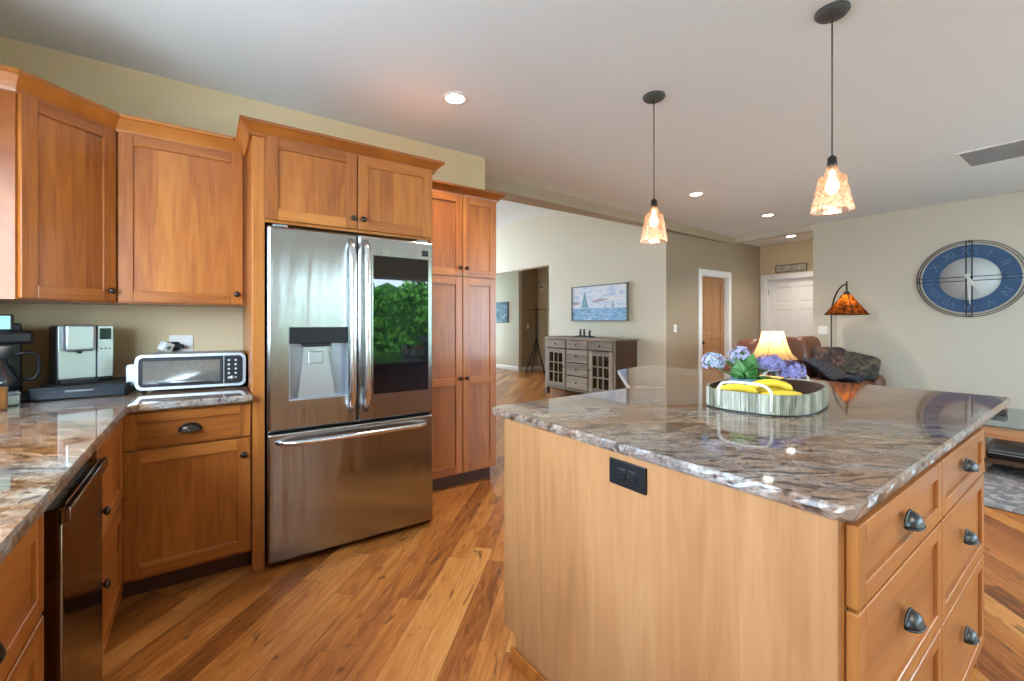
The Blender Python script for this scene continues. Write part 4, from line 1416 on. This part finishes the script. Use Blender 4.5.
mb = MB(); ring(mb, 0.252, 0.405, -0.022, -0.012); mb.build('numeral_ring', clock_blue, t)
mb = MB(); ring(mb, 0.405, 0.413, -0.024, -0.010); mb.build('inner_rim', pm('clock_cream', (0.5, 0.48, 0.40), 0.5, var=0.05), t)
mb = MB(); ring(mb, 0.427, 0.433, -0.024, -0.012); mb.build('rim', M['iron'], t)
mb = MB(); ring(mb, 0.449, 0.456, -0.024, -0.012); mb.build('rim', M['iron'], t)
mb = MB(); mb.cyl((0, -0.018, 0), 0.252, 0.008, 64, axis='y'); mb.build('center_disc', clock_pale, t)
mb = MB()
for s_ in (-1, 1):
    mb.box(s_ * 0.024 - 0.005, s_ * 0.024 + 0.005, -0.028, -0.0215, -0.456, 0.456)
    mb.box(-0.456, 0.456, -0.028, -0.0215, s_ * 0.024 - 0.004, s_ * 0.024 + 0.004)
for (cx, cz) in ((0, 0.445), (0, -0.445), (0.445, 0), (-0.445, 0)):
    mb.box(cx - 0.008, cx + 0.008, -0.020, 0, cz - 0.008, cz + 0.008)
mb.build('cross_bars', M['iron'], t)
numm = pm('numeral_paint', (0.07, 0.14, 0.24), 0.5, var=0.1)
for k, s_ in enumerate(['XII', 'I', 'II', 'III', 'IV', 'V', 'VI', 'VII', 'VIII', 'IX', 'X', 'XI']):
    me = text_mesh(s_, 0.115, 0.001)
    me.materials.append(numm)
    o = bpy.data.objects.new('numeral', me); COL.objects.link(o); o.parent = t
    a = R(30 * k)
    o.matrix_local = Matrix.Translation((0.328 * math.sin(a), -0.0235, 0.328 * math.cos(a))) @ Matrix.Rotation(a, 4, 'Y') @ Matrix.Rotation(R(90), 4, 'X')
hm = pm('clock_hand', (0.55, 0.55, 0.52), 0.4, var=0.05)
mb = MB(); mb.cyl((0, -0.038, 0), 0.03, 0.01, 20, axis='y'); mb.build('hub', M['iron'], t)
mb = MB(); mb.T = Matrix.Rotation(R(178), 4, 'Y'); mb.prism_y([(-0.012, -0.07), (0.012, -0.07), (0.016, 0.1), (0.004, 0.30), (-0.004, 0.30), (-0.016, 0.1)], -0.044, -0.041); mb.build('hand', hm, t)
mb = MB(); mb.T = Matrix.Rotation(R(150), 4, 'Y'); mb.prism_y([(-0.014, -0.06), (0.014, -0.06), (0.018, 0.08), (0.004, 0.20), (-0.004, 0.20), (-0.018, 0.08)], -0.040, -0.0375); mb.build('hand', hm, t)


def switch(loc, rz, label, gangs=1):
    t = thing('light_switch', label, 'light switch', loc, rz, 'white wall switches')
    w_ = 0.035 + 0.023 * (gangs - 1)
    MB().box(-w_, w_, -0.006, 0, -0.058, 0.058, bev=0.002).build('plate', M['white'], t)
    for g_ in range(gangs):
        cx = (g_ - (gangs - 1) / 2) * 0.046
        MB().box(cx - 0.016, cx + 0.016, -0.010, -0.006, -0.033, 0.033, bev=0.002).build('rocker', M['white'], t)
    return t


switch((WX, 2.672, 1.165), R(-90), 'double white switch plate on the wall left of the arched lamp', 2)
switch((5.78, 4.0, 1.19), 0, 'single switch plate on the brown wall left of the wooden door')
switch((7.05, 9.37, 1.17), 0, 'single switch plate on the brown wall in the far hall')

# sign over the white door
t = thing('wall_sign', 'narrow whitewashed wooden sign standing on the white door casing', 'sign', (8.349, 3.725, 2.162), R(-90))
mb = MB(); mb.box(0.012, 0.488, -0.014, 0, 0.012, 0.118); mb.build('board', plaid_material('whitewashed_board', (0.30, 0.26, 0.20), (0.52, 0.48, 0.40), (0.60, 0.56, 0.48), 22), t)
mb = MB(); mb.box(0, 0.5, -0.018, 0, 0, 0.012); mb.box(0, 0.5, -0.018, 0, 0.118, 0.128); mb.box(0, 0.012, -0.018, 0, 0.012, 0.118); mb.box(0.488, 0.5, -0.018, 0, 0.012, 0.118); mb.build('frame', barndark, t)

# coffee table, cable box, rug
rugm = plaid_material('rug_pattern', (0.09, 0.10, 0.115), (0.20, 0.17, 0.165), (0.38, 0.37, 0.35), 11)
mb = MB(); mb.box(4.43, 7.1, -1.7, 1.45, 0.0, 0.012, bev=0.004)
tag(mb.build('area_rug', rugm), 'grey and blue patterned rug under the glass coffee table', 'rug')
t = thing('coffee_table', 'low glass-topped wooden coffee table with dark lower shelf on the rug', 'coffee table', (5.36, -0.45, 0.012))
tw = [wood('table_wood_v', 2, (0.30, 0.10, 0.03), (0.48, 0.20, 0.07), (0.58, 0.30, 0.14)), wood('table_wood_y', 1, (0.36, 0.14, 0.05), (0.52, 0.25, 0.11), (0.62, 0.36, 0.2))]
tg = pm('table_glass', (0.10, 0.13, 0.13), 0.05, spec=0.9, ior=1.7, var=0.1)
mb = MB(); mb.box(0, 1.22, 0, 1.30, 0.398, 0.41, bev=0.003, seg=2); mb.build('glass_top', tg, t)
mb = MB(); mb.box(0.02, 1.2, 0.02, 1.28, 0.375, 0.397, 1); mb.build('top_frame', tw, t)
mb = MB(); mb.box(0.03, 1.19, 0.03, 1.27, 0.30, 0.374, 1, bev=0.002); mb.build('apron', tw, t)
mb = MB(); mb.box(0.02, 1.2, 0.02, 1.28, 0.09, 0.12, 0, bev=0.003); mb.build('lower_shelf', barndark, t)
for (fx, fy) in ((0.03, 0.03), (1.12, 0.03), (0.03, 1.2), (1.12, 1.2)):
    MB().box(fx, fx + 0.07, fy, fy + 0.07, 0, 0.299, bev=0.003).build('leg', tw, t)
t = thing('media_box', 'black and silver electronics box on the lower shelf of the coffee table', 'media player', (5.45, 0.42, 0.133))
MB().box(0, 0.30, 0, 0.34, 0.008, 0.055, bev=0.004, seg=2).build('case', M['black'], t)
MB().box(0.02, 0.28, 0.02, 0.32, 0.055, 0.068, bev=0.003).build('top_cover', M['grey'], t)
MB().box(-0.003, 0, 0.02, 0.32, 0.040, 0.050).build('front_plate', M['silver'], t)
for (fx, fy) in ((0.03, 0.03), (0.27, 0.03), (0.03, 0.31), (0.27, 0.31)):
    MB().cyl((fx, fy, 0), 0.012, 0.008, 10).build('foot', M['black'], t)
mb = MB(); mb.box(0, 0.09, 0, 0.10, 0, 0.055, bev=0.008, seg=2)
tag(mb.build('candle_box', pm('dark_brown_box', (0.05, 0.035, 0.025), 0.5, var=0.3), loc=(6.0, 0.70, 0.4225)), 'small dark box on the glass coffee table beside the island corner', 'box')

# ================================================================== SIDEBOARD WALL
t = thing('sideboard', 'weathered grey-brown wooden sideboard with drawers and two glass doors', 'sideboard', (5.05, 6.18, 0), R(-90))
SW, SD, SH = 1.67, 0.495, 1.03
mb = MB(); mb.box(-0.03, SW + 0.03, -0.025, SD, SH - 0.03, SH, 1, bev=0.003); mb.build('table_top', barn, t)
mb = MB()
mb.box(0.0, 0.025, 0.0, SD - 0.01, 0.14, SH - 0.03, 0); mb.build('side_panel', barndark, t)
mb = MB()
mb.box(SW - 0.025, SW, 0.0, SD - 0.01, 0.14, SH - 0.03, 0); mb.build('side_panel', barndark, t)
mb = MB(); mb.box(0.025, SW - 0.025, SD - 0.02, SD - 0.01, 0.14, SH - 0.03); mb.box(0.025, SW - 0.025, 0.02, SD - 0.02, 0.14, 0.16); mb.box(0.57, 0.59, 0.02, SD - 0.02, 0.16, SH - 0.03); mb.box(1.07, 1.09, 0.02, SD - 0.02, 0.16, SH - 0.03)
mb.box(0.025, 0.57, 0.03, SD - 0.02, 0.5, 0.515); mb.box(1.09, SW - 0.025, 0.03, SD - 0.02, 0.5, 0.515)
mb.build('carcass', pm('dark_teal_interior', (0.010, 0.016, 0.020), 0.6, var=0.3), t)
mb = MB()
mb.box(0, 0.05, -0.004, 0.02, 0.10, SH - 0.03, 0); mb.box(SW - 0.05, SW, -0.004, 0.02, 0.10, SH - 0.03, 0)
mb.box(0.55, 0.58, -0.004, 0.02, 0.14, SH - 0.03, 0); mb.box(1.08, 1.11, -0.004, 0.02, 0.14, SH - 0.03, 0)
mb.box(0.05, SW - 0.05, -0.003, 0.018, 0.13, 0.155, 1); mb.box(0.05, SW - 0.05, -0.003, 0.018, SH - 0.05, SH - 0.03, 1)
mb.build('face_frame', barn, t)
for (a, b) in ((0.055, 0.545), (0.585, 1.075), (1.115, 1.605)):
    mb = MB(); mb.box(a, b, -0.012, 0.01, 0.835, 0.975, 1, bev=0.003); d_ = mb.build('drawer', barn, t); knob(d_, (a + b) / 2, 0.905, y=-0.012, m=M['iron'])
for (z0, z1) in ((0.17, 0.375), (0.39, 0.595), (0.61, 0.82)):
    mb = MB(); mb.box(0.585, 1.075, -0.012, 0.01, z0, z1, 1, bev=0.003); d_ = mb.build('drawer', barn, t); knob(d_, 0.83, (z0 + z1) / 2, y=-0.012, m=M['iron'])
def pane_glass():
    m, nt, b = newmat('thin_pane')
    g = G(nt)
    tr = g.N.new('ShaderNodeBsdfTransparent'); tr.inputs[0].default_value = (0.85, 0.9, 0.92, 1)
    gl = g.N.new('ShaderNodeBsdfGlossy'); gl.inputs['Roughness'].default_value = 0.03
    fr = g.N.new('ShaderNodeFresnel'); fr.inputs[0].default_value = 1.6
    mx = g.N.new('ShaderNodeMixShader'); g.L.new(fr.outputs[0], mx.inputs[0]); g.L.new(tr.outputs[0], mx.inputs[1]); g.L.new(gl.outputs[0], mx.inputs[2])
    g.L.new(mx.outputs[0], g.N['Material Output'].inputs[0]); return m
pg = pane_glass()
for i, (a, b) in enumerate(((0.055, 0.545), (1.115, 1.605))):
    z0, z1 = 0.165, 0.82
    mb = MB(); s_ = 0.07
    mb.box(a, a + s_, -0.012, 0.01, z0, z1, 0, bev=0.002); mb.box(b - s_, b, -0.012, 0.01, z0, z1, 0, bev=0.002)
    mb.box(a + s_, b - s_, -0.012, 0.01, z0, z0 + s_, 1, bev=0.002); mb.box(a + s_, b - s_, -0.012, 0.01, z1 - s_, z1, 1, bev=0.002)
    for k in (1, 2):
        xx = a + s_ + (b - a - 2 * s_) * k / 3; zz = z0 + s_ + (z1 - z0 - 2 * s_) * k / 3
        mb.box(xx - 0.009, xx + 0.009, -0.010, 0.004, z0 + s_, z1 - s_, 0); mb.box(a + s_, b - s_, -0.010, 0.004, zz - 0.009, zz + 0.009, 1)
    d_ = mb.build('door', barn, t)
    MB().box(a + s_, b - s_, 0.004, 0.007, z0 + s_, z1 - s_).build('glass_pane', pg, d_)
    knob(d_, (b - 0.03) if i == 0 else a + 0.03, 0.52, y=-0.012, m=M['iron'])
for (fx, fy) in ((0.0, 0.0), (SW - 0.06, 0.0), (0, SD - 0.07), (SW - 0.06, SD - 0.07)):
    mb = MB(); mb.prism([(fx, fy), (fx + 0.06, fy), (fx + 0.06, fy + 0.06), (fx, fy + 0.06)], 0, 0.139, 0, bev=0.006); mb.build('leg', barndark, t)
# things behind the right glass door
def jug(loc, r, h, m, label):
    t = thing('ceramic_jar', label, 'jar', loc, 0, 'jars in the sideboard')
    MB().lathe([(0, 0), (r * 0.8, 0), (r, h * 0.25), (r * 0.95, h * 0.6), (r * 0.5, h * 0.85), (r * 0.55, h), (0, h)], (0, 0, 0), 16).build('body', m, t)
    MB().lathe([(0, h), (r * 0.6, h), (r * 0.6, h + 0.01), (r * 0.15, h + 0.015), (r * 0.15, h + 0.03), (0, h + 0.032)], (0, 0, 0.0005), 12).build('lid', m, t)
jug((5.25, 6.18 - 1.30, 0.161), 0.055, 0.17, M['white'], 'taller white jar behind the right glass door of the sideboard')
jug((5.26, 6.18 - 1.46, 0.161), 0.05, 0.12, M['white'], 'shorter white jar behind the right glass door of the sideboard')
jug((5.25, 6.18 - 1.36, 0.516), 0.06, 0.16, pm('slate_ceramic', (0.10, 0.16, 0.22), 0.3, var=0.2), 'slate blue jar on the upper shelf of the sideboard')
# ornament tray on top
t = thing('ornament_tray', 'flat dark tray on the sideboard top', 'tray', (5.28, 5.42, 1.0305), R(-90))
MB().box(-0.20, 0.20, -0.06, 0.06, 0, 0.018, bev=0.005).build('tray_body', M['iron'], t)
for i, (yo, hh, lab) in enumerate(((0.09, 0.12, 'dark bird figurine at the left of the sideboard tray'), (0.0, 0.125, 'dark bird figurine in the middle of the sideboard tray'), (-0.13, 0.10, 'dark figurine at the right of the sideboard tray'))):
    t = thing('figurine', lab, 'figurine', (5.28, 5.42 + yo, 1.049), R(-90), 'dark figurines on the sideboard')
    mb = MB(); mb.lathe([(0, 0), (0.026, 0), (0.026, 0.01), (0.014, 0.02), (0.02, hh * 0.5), (0.012, hh * 0.72), (0, hh * 0.75)], (0, 0, 0), 14); mb.build('body', M['iron'], t)
    mb = MB(); mb.ball((0.0, 0, hh * 0.82), 0.02, 0.016, 0.016, 12); mb.tube([(0.012, 0, hh * 0.83), (0.045 if i != 1 else -0.045, 0, hh * 0.86)], [0.007, 0.002], 6); mb.build('head', M['iron'], t)

# sailboat painting
t = thing('sailboat_painting', 'framed watercolour of sailboats on blue water above the sideboard', 'painting', (PXW - 0.001, 6.0, 1.30), R(-90))
PW_, PH_ = 1.31, 0.625
mb = MB(); f_ = 0.018
for (a, b, c, d) in ((0, f_, 0, PH_), (PW_ - f_, PW_, 0, PH_), (f_, PW_ - f_, 0, f_), (f_, PW_ - f_, PH_ - f_, PH_)):
    mb.box(a, b, -0.045, 0, c, d, bev=0.001)
mb.build('frame', pm('frame_grey', (0.16, 0.18, 0.18), 0.5, var=0.2), t)


def art_material(name, stops, nsc, sx, sz):
    m, nt, b = newmat(name)
    g = G(nt)
    x, y, z = g.xyz(g.coord())
    n1 = g.noise(g.comb(g.m('MULTIPLY', x, sx), 0.0, g.m('MULTIPLY', z, sz)), nsc, 4, 0.6, 0.8)
    g.L.new(g.ramp(n1, stops), b.inputs['Base Color']); b.inputs['Roughness'].default_value = 0.7
    return m


mb = MB(); mb.box(f_, PW_ - f_, -0.028, -0.002, f_, PH_ - f_); cv = mb.build('canvas', art_material('painted_sky', [(0.3, (0.36, 0.52, 0.76)), (0.5, (0.68, 0.76, 0.88)), (0.7, (0.82, 0.80, 0.82))], 3, 1.5, 5), t)
mb = MB(); mb.box(f_, PW_ - f_, -0.0285, -0.0275, f_, 0.225); mb.build('painted_water', art_material('painted_water', [(0.3, (0.06, 0.24, 0.50)), (0.5, (0.20, 0.42, 0.70)), (0.68, (0.62, 0.74, 0.83))], 5, 2, 9), cv)
mb = MB()
sail = art_material('painted_sail', [(0.3, (0.08, 0.25, 0.36)), (0.7, (0.25, 0.45, 0.58))], 9, 2, 4)
mb.prism_y([(0.225, 0.215), (0.44, 0.215), (0.41, 0.185), (0.26, 0.185)], -0.030, -0.0284)
mb.prism_y([(0.25, 0.235), (0.33, 0.235), (0.335, 0.52), (0.32, 0.50)], -0.030, -0.0284)
mb.prism_y([(0.338, 0.235), (0.43, 0.235), (0.335, 0.52)], -0.030, -0.0284)
mb.build('painted_boat', sail, cv)
MB().prism_y([(0.97, 0.23), (1.03, 0.23), (0.995, 0.36)], -0.030, -0.0284).build('painted_boat', sail, cv)
MB().prism_y([(0.80, 0.23), (0.84, 0.23), (0.82, 0.29)], -0.030, -0.0284).build('painted_boat', sail, cv)
cl = art_material('painted_cloud', [(0.3, (0.32, 0.27, 0.36)), (0.7, (0.52, 0.47, 0.55))], 6, 2, 4)
mb = MB()
mb.prism_y([(0.48, 0.33), (0.60, 0.32), (0.78, 0.345), (0.90, 0.37), (0.86, 0.385), (0.66, 0.385), (0.52, 0.355)], -0.0295, -0.0284)
mb.build('painted_cloud', cl, cv); mb = MB()
mb.prism_y([(0.03, 0.30), (0.22, 0.30), (0.22, 0.335), (0.03, 0.345)], -0.0295, -0.0284)
mb.build('painted_cloud', cl, cv)

# hall picture
t = thing('hall_picture', 'dark blue framed picture on the pale wall of the far hall', 'picture', (6.749, 10.6, 1.27), R(-90))
MB().box(0, 0.76, -0.025, 0, 0, 0.57, bev=0.002).build('frame', M['iron'], t)
MB().box(0.02, 0.74, -0.027, -0.024, 0.02, 0.55).build('print', art_material('blue_print', [(0.3, (0.02, 0.06, 0.12)), (0.5, (0.06, 0.17, 0.26)), (0.75, (0.35, 0.45, 0.5))], 4, 2, 2), t)
# door chime
t = thing('door_chime', 'small white door chime box high on the hall wall', 'door chime', (7.399, 9.16, 2.23), R(-90))
MB().box(-0.08, 0.08, -0.05, 0, -0.09, 0.09, bev=0.01, seg=2).build('cover', M['white'], t)
MB().box(-0.06, 0.06, -0.052, -0.049, -0.02, 0.02).build('grille', M['grey'], t)

# coat stand in the hall
t = thing('coat_stand', 'tall black metal coat stand with crossed splayed legs in the far hall', 'coat stand', (6.83, 8.70, 0), R(-55))
mb = MB()
mb.tube([(-0.02, 0, 0.5), (-0.02, 0, 1.66)], 0.013, 8); mb.tube([(0.02, 0, 0.5), (0.02, 0, 1.62)], 0.010, 8)
mb.build('post', M['iron'], t)
mb = MB(); mb.tube([(-0.24, 0, 1.585), (-0.1, 0, 1.60), (0.24, 0, 1.60), (0.26, 0, 1.57)], 0.008, 8); mb.build('top_bar', M['iron'], t)
for (ax_, ay_) in ((-0.26, -0.12), (0.24, -0.12), (-0.18, 0.16), (0.16, 0.16)):
    MB().tube([(ax_ * 0.05, ay_ * 0.05, 0.85), (ax_ * 0.35, ay_ * 0.4, 0.5), (ax_, ay_, 0.016)], 0.014, 8).build('leg', M['iron'], t)
MB().tube([(0.22, 0, 0.01), (0.235, 0, 0.8), (0.24, 0, 1.595)], 0.005, 6).build('side_rod', M['iron'], t)
MB().tube([(-0.20, -0.09, 0.22), (0.19, -0.09, 0.22)], 0.006, 6).build('lower_brace', M['iron'], t)

# ================================================================== OUTSIDE
bounce_mat = pm('pale_bounce_ground', (0.66, 0.64, 0.60), 0.9, var=0.08, bscale=3)  # pale ground added out of view, bounces sky light up onto the ceilings
for (lab, b) in (('pale concrete terrace added outside the patio door to bounce light', (-12, 20, -24, -3.3)), ('pale concrete terrace added outside the far room to bounce light', (-12, 20, 12.5, 26)), ('pale concrete ground added outside the kitchen window to bounce light', (-14, -1.4, -3.3, 12.5))):
    o = MB().box(b[0], b[1], b[2], b[3], -0.25, -0.12).build('reflector', bounce_mat)
    o['kind'] = 'structure'
lf = pm('bush_leaf', (0.16, 0.46, 0.05), 0.6, var=0.5, bscale=4)


rnd = random.Random(3)
t = thing('hedge', 'dense leafy green hedge outside the patio door', 'hedge', (4.0, -5.4, -0.12))
mb = MB()
for i in range(5200):
    x_, z_ = rnd.uniform(-1.5, 1.5), rnd.uniform(0.05, 2.75)
    y_ = rnd.uniform(-0.35, 0.45) + 0.15 * math.sin(x_ * 5) * math.cos(z_ * 4)
    if z_ > 2.35 + 0.3 * math.sin(x_ * 4.0): continue
    p = Vector((x_, y_, z_))
    u = Vector((rnd.gauss(0, 1), rnd.gauss(0, 1), rnd.gauss(0, 1))).normalized(); w_ = Vector((rnd.gauss(0, 1), rnd.gauss(0, 1), rnd.gauss(0, 1))).cross(u).normalized()
    s_ = rnd.uniform(0.05, 0.11)
    mb._mk([tuple(p - u * s_), tuple(p + w_ * s_ * 0.6), tuple(p + u * s_), tuple(p - w_ * s_ * 0.6)], [(0, 1, 2, 3)])
mb.build('foliage', lf, t)
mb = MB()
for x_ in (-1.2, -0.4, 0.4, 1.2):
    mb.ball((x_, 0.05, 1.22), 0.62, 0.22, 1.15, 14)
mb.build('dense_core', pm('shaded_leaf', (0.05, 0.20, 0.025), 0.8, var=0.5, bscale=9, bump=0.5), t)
for x_ in (-1.1, 0.0, 1.1):
    MB().cyl((x_, 0, 0), 0.05, 1.8, 8).build('trunk', stemm, t)
